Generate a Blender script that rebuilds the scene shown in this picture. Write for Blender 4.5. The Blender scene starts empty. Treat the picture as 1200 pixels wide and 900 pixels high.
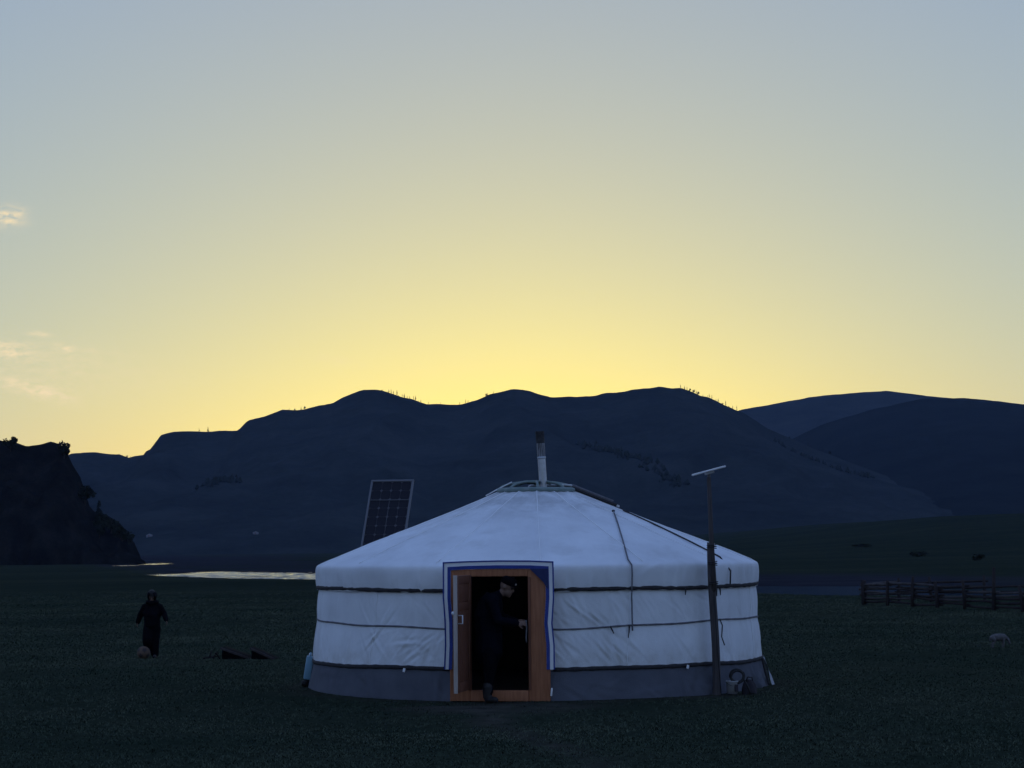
import bpy, bmesh, math, random
import numpy as np
from mathutils import Vector, Matrix, Quaternion

rnd = random.Random(7)
RNG = np.random.default_rng(11)
sc = bpy.context.scene
COL = sc.collection
PI = math.pi
R = math.radians

# ------------------------------------------------------------------ camera
cam_data = bpy.data.cameras.new('camera')
cam = bpy.data.objects.new('camera', cam_data)
COL.objects.link(cam)
sc.camera = cam
cam_data.sensor_width = 36.0
cam_data.lens = 72.0
cam_data.clip_start = 0.1
cam_data.clip_end = 30000.0
cam.matrix_world = Matrix.Translation((0, 0, 1.93)) @ Matrix.Rotation(PI / 2 + math.atan(192 / 2400), 4, 'X') @ Matrix.Rotation(R(-0.5), 4, 'Z')

# ------------------------------------------------------------------ sky: the sun has just gone down behind the ridge
world = bpy.data.worlds.new('World')
sc.world = world
world.use_nodes = True
SKY_STRENGTH = 0.12
EXPOSURE = 3.06


def build_world():
    nt = world.node_tree
    N, L = nt.nodes, nt.links
    bg = N['Background']
    bg.inputs[1].default_value = SKY_STRENGTH
    sky = N.new('ShaderNodeTexSky')
    sky.sky_type = 'NISHITA'
    sky.sun_disc = False
    sky.sun_elevation = R(1.0)
    sky.sun_rotation = 0.0
    sky.altitude = 1500
    sky.air_density = 1.0
    sky.dust_density = 2.0
    sky.ozone_density = 1.0

    def m(op, a, b=None, c=None, clamp=False):
        n = N.new('ShaderNodeMath'); n.operation = op; n.use_clamp = clamp
        for i, v in enumerate((a, b, c)):
            if v is None:
                continue
            if isinstance(v, (int, float)):
                n.inputs[i].default_value = v
            else:
                L.new(v, n.inputs[i])
        return n.outputs[0]
    sep = N.new('ShaderNodeSeparateColor')
    L.new(sky.outputs[0], sep.inputs[0])
    r0, g0, b0 = sep.outputs
    # afterglow of the set sun over an even blue dusk dome, the same curve over the whole sky
    r = m('ADD', m('MULTIPLY', m('POWER', r0, 0.83), 0.107), 0.143)
    g = m('ADD', m('MULTIPLY', m('POWER', g0, 0.98), 0.1005), 0.246)
    b = m('MAXIMUM', m('SUBTRACT', m('ADD', m('MULTIPLY', b0, 0.03), 0.618), m('MULTIPLY', m('POWER', r0, 0.5), 0.090)), 0.2)
    com = N.new('ShaderNodeCombineColor')
    L.new(r, com.inputs[0]); L.new(g, com.inputs[1]); L.new(b, com.inputs[2])
    # a few small high clouds still catching the light
    tc = N.new('ShaderNodeTexCoord')
    sx = N.new('ShaderNodeSeparateXYZ'); L.new(tc.outputs['Generated'], sx.inputs[0])
    yy = m('MAXIMUM', sx.outputs[1], 0.05)
    u = m('DIVIDE', sx.outputs[0], yy)
    v = m('DIVIDE', sx.outputs[2], yy)
    front = m('GREATER_THAN', sx.outputs[1], 0.05)
    total = None
    for (cu, cv, au, av, k, tilt) in ((-0.2478, 0.1650, 0.0075, 0.0044, 1.2, 0.0), (-0.2458, 0.0990, 0.0100, 0.0036, 1.05, -0.12),
                                (-0.2325, 0.1066, 0.0050, 0.0013, 0.7, -0.1), (-0.2185, 0.0990, 0.0050, 0.0022, 0.6, -0.3),
                                (-0.2265, 0.0772, 0.0120, 0.0034, 0.95, -0.25), (-0.2420, 0.0815, 0.0120, 0.0032, 0.65, -0.25),
                                (-0.2060, 0.0985, 0.0120, 0.0014, 0.25, -0.1), (-0.083, 0.092, 0.010, 0.002, 0.28, -0.15),
                                (-0.225, 0.090, 0.055, 0.011, 0.28, -0.1), (-0.31, 0.12, 0.02, 0.006, 0.8, 0), (-0.36, 0.085, 0.03, 0.005, 0.8, 0)):
        du = m('SUBTRACT', u, cu)
        dv = m('SUBTRACT', m('SUBTRACT', v, cv), m('MULTIPLY', du, tilt))
        q = m('ADD', m('POWER', m('ABSOLUTE', m('DIVIDE', du, au)), 2.0), m('POWER', m('ABSOLUTE', m('DIVIDE', dv, av)), 2.0))
        e = m('MULTIPLY', m('EXPONENT', m('MULTIPLY', q, -1.0)), k)
        total = e if total is None else m('ADD', total, e)
    cv3 = N.new('ShaderNodeCombineXYZ')
    L.new(m('MULTIPLY', u, 90.0), cv3.inputs[0]); L.new(m('MULTIPLY', v, 230.0), cv3.inputs[1])
    nz = N.new('ShaderNodeTexNoise'); nz.inputs['Scale'].default_value = 1.6; nz.inputs['Detail'].default_value = 6.0
    nz.inputs['Roughness'].default_value = 0.62; nz.inputs['Distortion'].default_value = 0.4
    L.new(cv3.outputs[0], nz.inputs['Vector'])
    thin = m('MULTIPLY', m('SUBTRACT', nz.outputs['Fac'], 0.36), 3.4, clamp=True)
    fac = m('MULTIPLY', m('MULTIPLY', m('MULTIPLY', total, thin), front), 1.0, clamp=True)
    mix = N.new('ShaderNodeMix'); mix.data_type = 'RGBA'
    L.new(fac, mix.inputs['Factor'])
    L.new(com.outputs[0], mix.inputs['A'])
    mix.inputs['B'].default_value = (1.06, 0.84, 0.50, 1)
    L.new(mix.outputs['Result'], bg.inputs[0])


build_world()

sun_data = bpy.data.lights.new('sun', 'SUN')
sun_data.energy = 0.25
sun_data.angle = R(0.5)
sun_data.color = (1.0, 0.82, 0.6)
sun = bpy.data.objects.new('sun', sun_data)
COL.objects.link(sun)
sun.rotation_euler = Vector((0, -1, -math.tan(R(1.0)))).to_track_quat('-Z', 'Y').to_euler()   # low behind the ridge

vs = sc.view_settings
vs.view_transform = 'Standard'
vs.look = 'None'
vs.exposure = EXPOSURE
vs.gamma = 1.0
vs.use_curve_mapping = False
sc.render.engine = 'CYCLES'
sc.cycles.use_denoising = True
sc.cycles.max_bounces = 6
sc.cycles.diffuse_bounces = 3
sc.cycles.glossy_bounces = 3
sc.cycles.volume_bounces = 0


# ------------------------------------------------------------------ helpers
def tag(o, label=None, cat=None, group=None, kind=None):
    if label: o['label'] = label
    if cat: o['category'] = cat
    if group: o['group'] = group
    if kind: o['kind'] = kind
    return o


def empty(name, loc=(0, 0, 0), rz=0.0):
    o = bpy.data.objects.new(name, None)
    COL.objects.link(o)
    o.location = loc
    o.rotation_euler = (0, 0, rz)
    o.empty_display_size = 0.2
    return o


def link_mesh(name, me, mats, parent=None, smooth=True):
    o = bpy.data.objects.new(name, me)
    COL.objects.link(o)
    if not isinstance(mats, (list, tuple)):
        mats = [mats]
    if not me.materials:
        for mm in mats:
            me.materials.append(mm)
    if smooth:
        me.polygons.foreach_set('use_smooth', [True] * len(me.polygons))
    if parent is not None:
        o.parent = parent
    return o


class MB:
    """collects simple shapes into one mesh"""

    def __init__(self):
        self.v, self.f, self.mi = [], [], []

    def add(self, vs_, fs, mat=0):
        k = len(self.v)
        self.v += [tuple(p) for p in vs_]
        self.f += [tuple(i + k for i in q) for q in fs]
        self.mi += [mat] * len(fs)
        return self

    def box(self, c, s, rot=None, bevel=0.0, mat=0):
        bm = bmesh.new()
        bmesh.ops.create_cube(bm, size=1.0)
        for vv in bm.verts:
            vv.co = Vector((vv.co.x * s[0], vv.co.y * s[1], vv.co.z * s[2]))
        if bevel > 0:
            bmesh.ops.bevel(bm, geom=list(bm.edges), offset=bevel, segments=2, affect='EDGES', profile=0.6)
        M = (rot.to_4x4() if rot is not None else Matrix.Identity(4))
        M = Matrix.Translation(c) @ M
        bm.verts.index_update()
        self.add([M @ vv.co for vv in bm.verts], [[x.index for x in fc.verts] for fc in bm.faces], mat)
        bm.free()
        return self

    def tube(self, pts, rad, n=8, cap=True, mat=0, flat=1.0):
        pts = [Vector(p) for p in pts]
        if not isinstance(rad, (list, tuple)):
            rad = [rad] * len(pts)
        vs_, fs = [], []
        up = Vector((0, 0, 1))
        prev = None
        for i, p in enumerate(pts):
            t = (pts[min(i + 1, len(pts) - 1)] - pts[max(i - 1, 0)])
            t = t.normalized() if t.length > 1e-9 else Vector((0, 0, 1))
            if prev is None:
                a = t.cross(up)
                if a.length < 1e-3:
                    a = t.cross(Vector((1, 0, 0)))
            else:
                a = prev - t * prev.dot(t)
            a.normalize()
            prev = a
            b = t.cross(a)
            for k in range(n):
                an = 2 * PI * k / n
                vs_.append(p + a * math.cos(an) * rad[i] * flat + b * math.sin(an) * rad[i])
        for i in range(len(pts) - 1):
            for k in range(n):
                fs.append((i * n + k, i * n + (k + 1) % n, (i + 1) * n + (k + 1) % n, (i + 1) * n + k))
        if cap:
            fs.append(tuple(range(n))[::-1])
            fs.append(tuple((len(pts) - 1) * n + k for k in range(n)))
        return self.add(vs_, fs, mat)

    def lathe(self, prof, n=24, c=(0, 0, 0), mat=0, rot=None, cap=True):
        vs_, fs = [], []
        for r_, z in prof:
            for k in range(n):
                a = 2 * PI * k / n
                p = Vector((r_ * math.cos(a), r_ * math.sin(a), z))
                if rot is not None:
                    p = rot @ p
                vs_.append(p + Vector(c))
        for i in range(len(prof) - 1):
            for k in range(n):
                fs.append((i * n + k, i * n + (k + 1) % n, (i + 1) * n + (k + 1) % n, (i + 1) * n + k))
        if cap:
            fs.append(tuple(range(n))[::-1])
            fs.append(tuple((len(prof) - 1) * n + k for k in range(n)))
        return self.add(vs_, fs, mat)

    def ball(self, c, r, n=12, mat=0, rot=None):
        rr = r if isinstance(r, (tuple, list)) else (r, r, r)
        vs_, fs = [], []
        rows = n // 2 + 1
        for i in range(rows + 1):
            th = PI * i / rows
            for k in range(n):
                a = 2 * PI * k / n
                p = Vector((rr[0] * math.sin(th) * math.cos(a), rr[1] * math.sin(th) * math.sin(a), rr[2] * math.cos(th)))
                if rot is not None:
                    p = rot @ p
                vs_.append(p + Vector(c))
        for i in range(rows):
            for k in range(n):
                fs.append((i * n + k, (i + 1) * n + k, (i + 1) * n + (k + 1) % n, i * n + (k + 1) % n))
        return self.add(vs_, fs, mat)

    def mesh(self, name):
        me = bpy.data.meshes.new(name)
        me.from_pydata(self.v, [], self.f)
        me.polygons.foreach_set('material_index', self.mi)
        me.update()
        return me

    def build(self, name, mats, parent=None, smooth=True):
        o = link_mesh(name, self.mesh(name), mats, parent, smooth)
        return o


def autosmooth(o, ang=35):
    me = o.data
    bm = bmesh.new(); bm.from_mesh(me)
    for e in bm.edges:
        if len(e.link_faces) == 2 and e.calc_face_angle(0) > R(ang):
            e.smooth = False
    bm.to_mesh(me); bm.free()
    return o


def grid_mesh(name, P, closed=False, keep=None, flip=False):
    """P: rows x cols x 3 array"""
    nr, nc = P.shape[:2]
    me = bpy.data.meshes.new(name)
    i = np.arange(nr - 1)[:, None]
    jc = nc if closed else nc - 1
    j = np.arange(jc)[None, :]
    a = i * nc + j
    b = i * nc + (j + 1) % nc
    c = (i + 1) * nc + (j + 1) % nc
    d = (i + 1) * nc + j
    q = np.stack([a, b, c, d] if not flip else [d, c, b, a], -1).reshape(-1, 4)
    if keep is not None:
        q = q[keep.reshape(-1)]
    me.vertices.add(nr * nc)
    me.vertices.foreach_set('co', P.reshape(-1).astype(np.float32))
    me.loops.add(len(q) * 4)
    me.loops.foreach_set('vertex_index', q.reshape(-1).astype(np.int32))
    me.polygons.add(len(q))
    me.polygons.foreach_set('loop_start', np.arange(0, len(q) * 4, 4, dtype=np.int32))
    me.update(calc_edges=True)
    me.validate()
    return me


def vnoise(x, y, seed=0):
    xi, yi = np.floor(x), np.floor(y)
    fx, fy = x - xi, y - yi
    fx = fx * fx * fx * (fx * (fx * 6 - 15) + 10); fy = fy * fy * fy * (fy * (fy * 6 - 15) + 10)
    xi = xi.astype(np.int64); yi = yi.astype(np.int64)

    def h(a, b):
        n = (a * 374761393 + b * 668265263 + seed * 2246822519) & 0xffffffff
        n = ((n ^ (n >> 13)) * 1274126177) & 0xffffffff
        n = n ^ (n >> 16)
        return (n & 0xffff) / 65535.0
    return (h(xi, yi) * (1 - fx) + h(xi + 1, yi) * fx) * (1 - fy) + (h(xi, yi + 1) * (1 - fx) + h(xi + 1, yi + 1) * fx) * fy


def fbm(x, y, oct_=4, seed=0, gain=0.5):
    x = np.asarray(x, float); y = np.asarray(y, float)
    t, a, s = 0.0, 1.0, 0.0
    for o in range(oct_):
        t = t + a * (vnoise(x * 2 ** o + 17.3 * o, y * 2 ** o - 9.1 * o, seed + o) - 0.5)
        s += a
        a *= gain
    return t / s * 2


def sstep(a, b, x):
    t = np.clip((x - a) / (b - a), 0, 1)
    return t * t * (3 - 2 * t)


# ------------------------------------------------------------------ materials
def mat(name, col, rough=0.85, col2=None, scale=6.0, detail=5.0, bump=0.0, bscale=60.0, metallic=0.0, spec=0.3, stretch=None, ramp=(0.35, 0.7), transmission=0.0):
    m_ = bpy.data.materials.new(name)
    m_.use_nodes = True
    nt = m_.node_tree
    N, L = nt.nodes, nt.links
    p = N['Principled BSDF']
    p.inputs['Roughness'].default_value = rough
    p.inputs['Metallic'].default_value = metallic
    p.inputs['Specular IOR Level'].default_value = spec
    p.inputs['Base Color'].default_value = (*col, 1)
    tc = N.new('ShaderNodeTexCoord')
    vec = tc.outputs['Object']
    if stretch:
        mp = N.new('ShaderNodeMapping'); mp.inputs['Scale'].default_value = stretch
        L.new(vec, mp.inputs['Vector']); vec = mp.outputs[0]
    if col2 is not None:
        nz = N.new('ShaderNodeTexNoise'); nz.inputs['Scale'].default_value = scale; nz.inputs['Detail'].default_value = detail
        nz.inputs['Roughness'].default_value = 0.6
        L.new(vec, nz.inputs['Vector'])
        cr = N.new('ShaderNodeValToRGB')
        cr.color_ramp.elements[0].position = ramp[0]; cr.color_ramp.elements[1].position = ramp[1]
        cr.color_ramp.elements[0].color = (*col, 1); cr.color_ramp.elements[1].color = (*col2, 1)
        L.new(nz.outputs['Fac'], cr.inputs[0]); L.new(cr.outputs[0], p.inputs['Base Color'])
    if bump > 0:
        nb = N.new('ShaderNodeTexNoise'); nb.inputs['Scale'].default_value = bscale; nb.inputs['Detail'].default_value = 4.0
        L.new(vec, nb.inputs['Vector'])
        bp = N.new('ShaderNodeBump'); bp.inputs['Strength'].default_value = bump; bp.inputs['Distance'].default_value = 0.02
        L.new(nb.outputs['Fac'], bp.inputs['Height']); L.new(bp.outputs[0], p.inputs['Normal'])
    return m_


M = {}
def canvas_material():
    m_ = mat('white_canvas', (0.78, 0.80, 0.815), 0.92, (0.66, 0.675, 0.69), 1.3, 7, 0.25, 90, spec=0.1)
    nt = m_.node_tree; N, L = nt.nodes, nt.links
    p = N['Principled BSDF']
    base = p.inputs['Base Color'].links[0].from_socket
    tc = N.new('ShaderNodeTexCoord'); sx = N.new('ShaderNodeSeparateXYZ'); L.new(tc.outputs['Object'], sx.inputs[0])

    def rng(a, b):
        r_ = N.new('ShaderNodeMapRange'); r_.interpolation_type = 'SMOOTHSTEP'; r_.inputs['From Min'].default_value = a; r_.inputs['From Max'].default_value = b
        L.new(sx.outputs[2], r_.inputs['Value']); return r_.outputs[0]

    def noise(scale, st, lo, hi):
        mp = N.new('ShaderNodeMapping'); mp.inputs['Scale'].default_value = st; L.new(tc.outputs['Object'], mp.inputs[0])
        n = N.new('ShaderNodeTexNoise'); n.inputs['Scale'].default_value = scale; n.inputs['Detail'].default_value = 7; n.inputs['Roughness'].default_value = 0.65
        L.new(mp.outputs[0], n.inputs['Vector'])
        r_ = N.new('ShaderNodeMapRange'); r_.inputs['From Min'].default_value = lo; r_.inputs['From Max'].default_value = hi; L.new(n.outputs['Fac'], r_.inputs['Value'])
        return r_.outputs[0]

    def over(col, fac, amount, c):
        q = N.new('ShaderNodeMath'); q.operation = 'MULTIPLY'; L.new(fac, q.inputs[0]); q.inputs[1].default_value = amount
        x = N.new('ShaderNodeMix'); x.data_type = 'RGBA'; L.new(q.outputs[0], x.inputs['Factor']); L.new(col, x.inputs['A']); x.inputs['B'].default_value = (*c, 1)
        return x.outputs['Result']

    def mul(a, b):
        q = N.new('ShaderNodeMath'); q.operation = 'MULTIPLY'; L.new(a, q.inputs[0]); L.new(b, q.inputs[1]); return q.outputs[0]
    col = over(base, noise(2.2, (1, 1, 0.28), 0.52, 0.75), 0.55, (0.50, 0.50, 0.49))      # rain streaks and old stains
    col = over(col, noise(0.9, (1, 1, 1), 0.50, 0.70), 0.35, (0.56, 0.57, 0.58))
    col = over(col, mul(rng(2.15, 2.72), noise(3.0, (1, 1, 0.5), 0.38, 0.62)), 0.6, (0.30, 0.30, 0.30))   # soot below the stove pipe
    col = over(col, mul(rng(0.75, 0.38), noise(5.0, (1, 1, 1), 0.40, 0.65)), 0.45, (0.38, 0.35, 0.30))    # mud splash
    L.new(col, p.inputs['Base Color'])
    return m_


M['canvas'] = canvas_material()
M['skirt'] = mat('grey_skirt_cloth', (0.098, 0.104, 0.125), 0.95, (0.070, 0.075, 0.092), 2.4, 6, 0.3, 70)
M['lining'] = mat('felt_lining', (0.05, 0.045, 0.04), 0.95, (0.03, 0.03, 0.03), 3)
M['seam'] = mat('canvas_seam', (0.82, 0.83, 0.84), 0.9)
M['darkrope'] = mat('dark_horsehair_rope', (0.025, 0.024, 0.03), 0.95, (0.05, 0.046, 0.045), 40)
M['greyrope'] = mat('grey_rope', (0.17, 0.17, 0.19), 0.95, (0.10, 0.10, 0.11), 40)
M['bluetrim'] = mat('blue_trim_cloth', (0.045, 0.07, 0.30), 0.85, (0.032, 0.05, 0.22), 8)
M['navycloth'] = mat('navy_cloth', (0.030, 0.040, 0.12), 0.9, (0.022, 0.030, 0.09), 8)
M['whitetrim'] = mat('white_trim_cloth', (0.78, 0.79, 0.80), 0.9)
M['orangewood'] = mat('orange_varnished_wood', (0.38, 0.155, 0.075), 0.7, (0.26, 0.098, 0.046), 5, 6, 0.15, 30, stretch=(8, 8, 0.7))
M['redwood'] = mat('red_brown_wood', (0.19, 0.075, 0.042), 0.65, (0.13, 0.05, 0.028), 6, 6, 0.15, 30, stretch=(8, 8, 0.7))
M['paletone'] = mat('pale_edge_glint_and_patch', (0.50, 0.44, 0.40), 0.6, (0.38, 0.32, 0.28), 7, stretch=(8, 8, 0.6))  # pale tone for the painted door edge glint and the cap patch
M['greenwood'] = mat('green_painted_wood', (0.14, 0.20, 0.19), 0.7, (0.22, 0.27, 0.26), 9)
M['steel'] = mat('galvanised_steel', (0.50, 0.53, 0.56), 0.38, (0.36, 0.38, 0.40), 9, metallic=0.85)
M['soot'] = mat('sooty_steel', (0.012, 0.012, 0.013), 0.8, (0.05, 0.05, 0.055), 14)
M['sootysteel'] = mat('soot_streaked_steel', (0.05, 0.05, 0.055), 0.5, (0.34, 0.36, 0.39), 7, metallic=0.6, stretch=(9, 9, 0.8))
M['canvasgrey'] = mat('grey_canvas', (0.36, 0.37, 0.39), 0.9, (0.25, 0.26, 0.28), 5)
M['iron'] = mat('black_iron', (0.03, 0.03, 0.03), 0.6)
M['oldpole'] = mat('weathered_grey_wood', (0.085, 0.075, 0.075), 0.9, (0.045, 0.040, 0.042), 5, 6, 0.3, 40, stretch=(10, 10, 0.6))
M['fencewood'] = mat('old_fence_wood', (0.045, 0.038, 0.037), 0.95, (0.024, 0.020, 0.021), 3, 6, 0.3, 30, spec=0.05)
M['fencepale'] = mat('bleached_fence_wood', (0.085, 0.075, 0.074), 0.95, (0.045, 0.039, 0.039), 3, 6, 0.3, 30, spec=0.05)
M['whiteplastic'] = mat('white_plastic', (0.72, 0.73, 0.75), 0.45, (0.62, 0.63, 0.65), 6)
M['dullwhite'] = mat('dull_white_plastic', (0.30, 0.31, 0.32), 0.6, (0.20, 0.20, 0.21), 8)
M['blueplastic'] = mat('light_blue_plastic', (0.20, 0.36, 0.46), 0.6, (0.15, 0.29, 0.38), 5)
M['rubber'] = mat('black_rubber', (0.015, 0.015, 0.016), 0.7)
M['bagcloth'] = mat('dark_bag_cloth', (0.022, 0.020, 0.026), 0.9, (0.035, 0.03, 0.035), 12, bump=0.4, bscale=30)
M['alu'] = mat('aluminium_frame', (0.13, 0.135, 0.15), 0.6, metallic=0.2)
M['cell'] = mat('dark_solar_cell', (0.008, 0.008, 0.014), 0.55, (0.012, 0.012, 0.02), 4, spec=0.2)
M['backsheet'] = mat('grey_backsheet', (0.075, 0.075, 0.085), 0.6)
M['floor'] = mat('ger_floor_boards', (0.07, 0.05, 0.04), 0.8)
M['stone'] = mat('grey_stone', (0.10, 0.10, 0.10), 0.95, (0.06, 0.06, 0.06), 8, bump=0.5, bscale=14)
M['blackstone'] = mat('dark_stone', (0.02, 0.02, 0.02), 0.95, bump=0.5, bscale=14)
M['navycoat'] = mat('dark_navy_coat', (0.0045, 0.005, 0.010), 0.95, (0.003, 0.0035, 0.007), 9, bump=0.3, bscale=25, spec=0.04)
M['blackcloth'] = mat('black_cloth', (0.003, 0.003, 0.005), 0.95, (0.005, 0.005, 0.007), 9, bump=0.3, bscale=25, spec=0.04)
M['boots'] = mat('black_boots', (0.018, 0.017, 0.018), 0.6)
M['skin'] = mat('skin', (0.17, 0.105, 0.078), 0.7)
M['hair'] = mat('black_hair', (0.008, 0.007, 0.007), 0.6)
M['eye'] = mat('dark_eye', (0.01, 0.01, 0.01), 0.3)
M['balltan'] = mat('worn_tan_leather', (0.125, 0.080, 0.055), 0.8, (0.085, 0.055, 0.038), 12)
M['balldark'] = mat('dark_ball_panel', (0.04, 0.03, 0.03), 0.7)
M['wool'] = mat('dirty_white_wool', (0.125, 0.12, 0.12), 0.95, (0.075, 0.07, 0.073), 18, bump=0.8, bscale=40)
M['hoof'] = mat('dark_hoof', (0.05, 0.045, 0.045), 0.7)
M['trunk'] = mat('tree_bark', (0.035, 0.028, 0.022), 0.95)
M['needles'] = mat('dark_needles', (0.010, 0.014, 0.011), 0.95, (0.016, 0.021, 0.014), 2, spec=0.05)
M['bushleaf'] = mat('bush_leaves', (0.014, 0.019, 0.012), 0.9, (0.022, 0.028, 0.016), 2, spec=0.05)
M['grass'] = mat('steppe_grass', (0.040, 0.060, 0.039), 0.95, (0.104, 0.118, 0.076), 0.22, 8, spec=0.0, ramp=(0.36, 0.66))
M['fardot'] = mat('far_white_canvas', (0.17, 0.17, 0.19), 0.9)


def ground_material():
    m_ = bpy.data.materials.new('pasture_ground'); m_.use_nodes = True
    nt = m_.node_tree; N, L = nt.nodes, nt.links
    p = N['Principled BSDF']; p.inputs['Roughness'].default_value = 1.0; p.inputs['Specular IOR Level'].default_value = 0.0
    geo = N.new('ShaderNodeNewGeometry')

    def noise(scale, det, vec=None, st=None):
        n = N.new('ShaderNodeTexNoise'); n.inputs['Scale'].default_value = scale; n.inputs['Detail'].default_value = det; n.inputs['Roughness'].default_value = 0.62
        v = geo.outputs['Position']
        if st:
            mp = N.new('ShaderNodeMapping'); mp.inputs['Scale'].default_value = st; L.new(v, mp.inputs[0]); v = mp.outputs[0]
        L.new(v, n.inputs['Vector'])
        return n.outputs['Fac']

    def ramp(fac, stops):
        c = N.new('ShaderNodeValToRGB')
        while len(c.color_ramp.elements) < len(stops):
            c.color_ramp.elements.new(0.5)
        for e, (pos, col) in zip(c.color_ramp.elements, stops):
            e.position = pos; e.color = (*col, 1)
        L.new(fac, c.inputs[0]); return c.outputs[0]

    def mix(f, a, b, mode='MIX'):
        x = N.new('ShaderNodeMix'); x.data_type = 'RGBA'; x.blend_type = mode
        if isinstance(f, float): x.inputs['Factor'].default_value = f
        else: L.new(f, x.inputs['Factor'])
        L.new(a, x.inputs['A']); L.new(b, x.inputs['B']); return x.outputs['Result']
    big = noise(0.05, 6, st=(0.45, 1, 1))
    mid = noise(0.7, 6)
    fine = noise(9.0, 5)
    grass = ramp(big, [(0.36, (0.013, 0.021, 0.015)), (0.5, (0.022, 0.031, 0.021)), (0.64, (0.036, 0.043, 0.028))])
    dirt = ramp(mid, [(0.3, (0.014, 0.022, 0.016)), (0.72, (0.036, 0.040, 0.029))])
    c1 = mix(0.45, grass, dirt)
    var = ramp(fine, [(0.3, (0.55, 0.55, 0.55)), (0.7, (1.35, 1.35, 1.3))])
    c1 = mix(1.0, c1, var, 'MULTIPLY')
    tr = N.new('ShaderNodeAttribute'); tr.attribute_name = 'trampled'
    earth = ramp(noise(3.0, 6), [(0.3, (0.026, 0.026, 0.022)), (0.7, (0.062, 0.058, 0.048))])
    c1 = mix(tr.outputs['Fac'], c1, earth)
    gravel = ramp(noise(0.5, 6, st=(0.35, 1, 1)), [(0.3, (0.016, 0.017, 0.023)), (0.7, (0.036, 0.037, 0.046))])
    at = N.new('ShaderNodeAttribute'); at.attribute_name = 'gravel'
    c2 = mix(at.outputs['Fac'], c1, gravel)
    L.new(c2, p.inputs['Base Color'])
    bp = N.new('ShaderNodeBump'); bp.inputs['Strength'].default_value = 0.6; bp.inputs['Distance'].default_value = 0.03
    L.new(noise(16, 5), bp.inputs['Height']); L.new(bp.outputs[0], p.inputs['Normal'])
    return m_


def hill_material(name, c0, c1, c2, scale):
    m_ = bpy.data.materials.new(name); m_.use_nodes = True
    nt = m_.node_tree; N, L = nt.nodes, nt.links
    p = N['Principled BSDF']; p.inputs['Roughness'].default_value = 1.0; p.inputs['Specular IOR Level'].default_value = 0.0
    geo = N.new('ShaderNodeNewGeometry')
    n1 = N.new('ShaderNodeTexNoise'); n1.inputs['Scale'].default_value = scale; n1.inputs['Detail'].default_value = 9; n1.inputs['Roughness'].default_value = 0.65
    L.new(geo.outputs['Position'], n1.inputs['Vector'])
    c = N.new('ShaderNodeValToRGB'); c.color_ramp.elements.new(0.5)
    for e, (pos, col) in zip(c.color_ramp.elements, ((0.34, c0), (0.5, c1), (0.66, c2))):
        e.position = pos; e.color = (*col, 1)
    n2 = N.new('ShaderNodeTexNoise'); n2.inputs['Scale'].default_value = scale * 11; n2.inputs['Detail'].default_value = 8; n2.inputs['Roughness'].default_value = 0.7
    L.new(geo.outputs['Position'], n2.inputs['Vector'])
    mm = N.new('ShaderNodeMath'); mm.operation = 'MULTIPLY_ADD'; L.new(n2.outputs['Fac'], mm.inputs[0]); mm.inputs[1].default_value = 0.55; mm.inputs[2].default_value = -0.275
    ad = N.new('ShaderNodeMath'); ad.operation = 'ADD'; L.new(n1.outputs['Fac'], ad.inputs[0]); L.new(mm.outputs[0], ad.inputs[1])
    L.new(ad.outputs[0], c.inputs[0]); L.new(c.outputs[0], p.inputs['Base Color'])
    return m_


def water_material():
    m_ = bpy.data.materials.new('river_water'); m_.use_nodes = True
    nt = m_.node_tree; N, L = nt.nodes, nt.links
    p = N['Principled BSDF']
    p.inputs['Base Color'].default_value = (0.012, 0.016, 0.02, 1); p.inputs['IOR'].default_value = 1.33
    p.inputs['Roughness'].default_value = 0.012
    geo = N.new('ShaderNodeNewGeometry')
    n1 = N.new('ShaderNodeTexNoise'); n1.inputs['Scale'].default_value = 2.6; n1.inputs['Detail'].default_value = 3
    L.new(geo.outputs['Position'], n1.inputs['Vector'])
    bp = N.new('ShaderNodeBump'); bp.inputs['Distance'].default_value = 0.2; bp.inputs['Strength'].default_value = 0.002
    L.new(n1.outputs['Fac'], bp.inputs['Height']); L.new(bp.outputs[0], p.inputs['Normal'])
    return m_


M['ground'] = ground_material()
M['water'] = water_material()
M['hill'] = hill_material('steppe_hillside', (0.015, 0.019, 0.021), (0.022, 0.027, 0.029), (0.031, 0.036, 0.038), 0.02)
M['darkhill'] = hill_material('darkened_hillside', (0.006, 0.008, 0.009), (0.009, 0.012, 0.013), (0.013, 0.016, 0.017), 0.02)  # darker hill; vignette falloff on this side partly put into its colour
M['rock'] = hill_material('dark_bluff_rock', (0.006, 0.006, 0.006), (0.011, 0.011, 0.011), (0.018, 0.0175, 0.017), 0.25)

# ------------------------------------------------------------------ ground, river
RIV_X = [-400, -90, -55, -37, -28, -20, -14, 0, 12, 16, 30, 80, 160, 400]
RIV_Y = [1100, 480, 300, 216, 180, 161, 150, 122, 98, 95, 90, 86, 84, 80]
RIV_W = [60, 45, 30, 21, 18, 17, 16, 16, 16, 16, 16, 16, 16, 16]
APR_X = [-29, 12, 35, 50, 65, 86, 108, 130, 231, 520]
APR_Z = [0, 0, 1.9, 3.3, 4.6, 7.2, 8.7, 9.3, 11.2, 13.5]
WATER_Z = -0.14


def river_t(X, Y):
    yc = np.interp(X, RIV_X, RIV_Y); w = np.interp(X, RIV_X, RIV_W)
    return (Y - yc) / w


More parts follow.
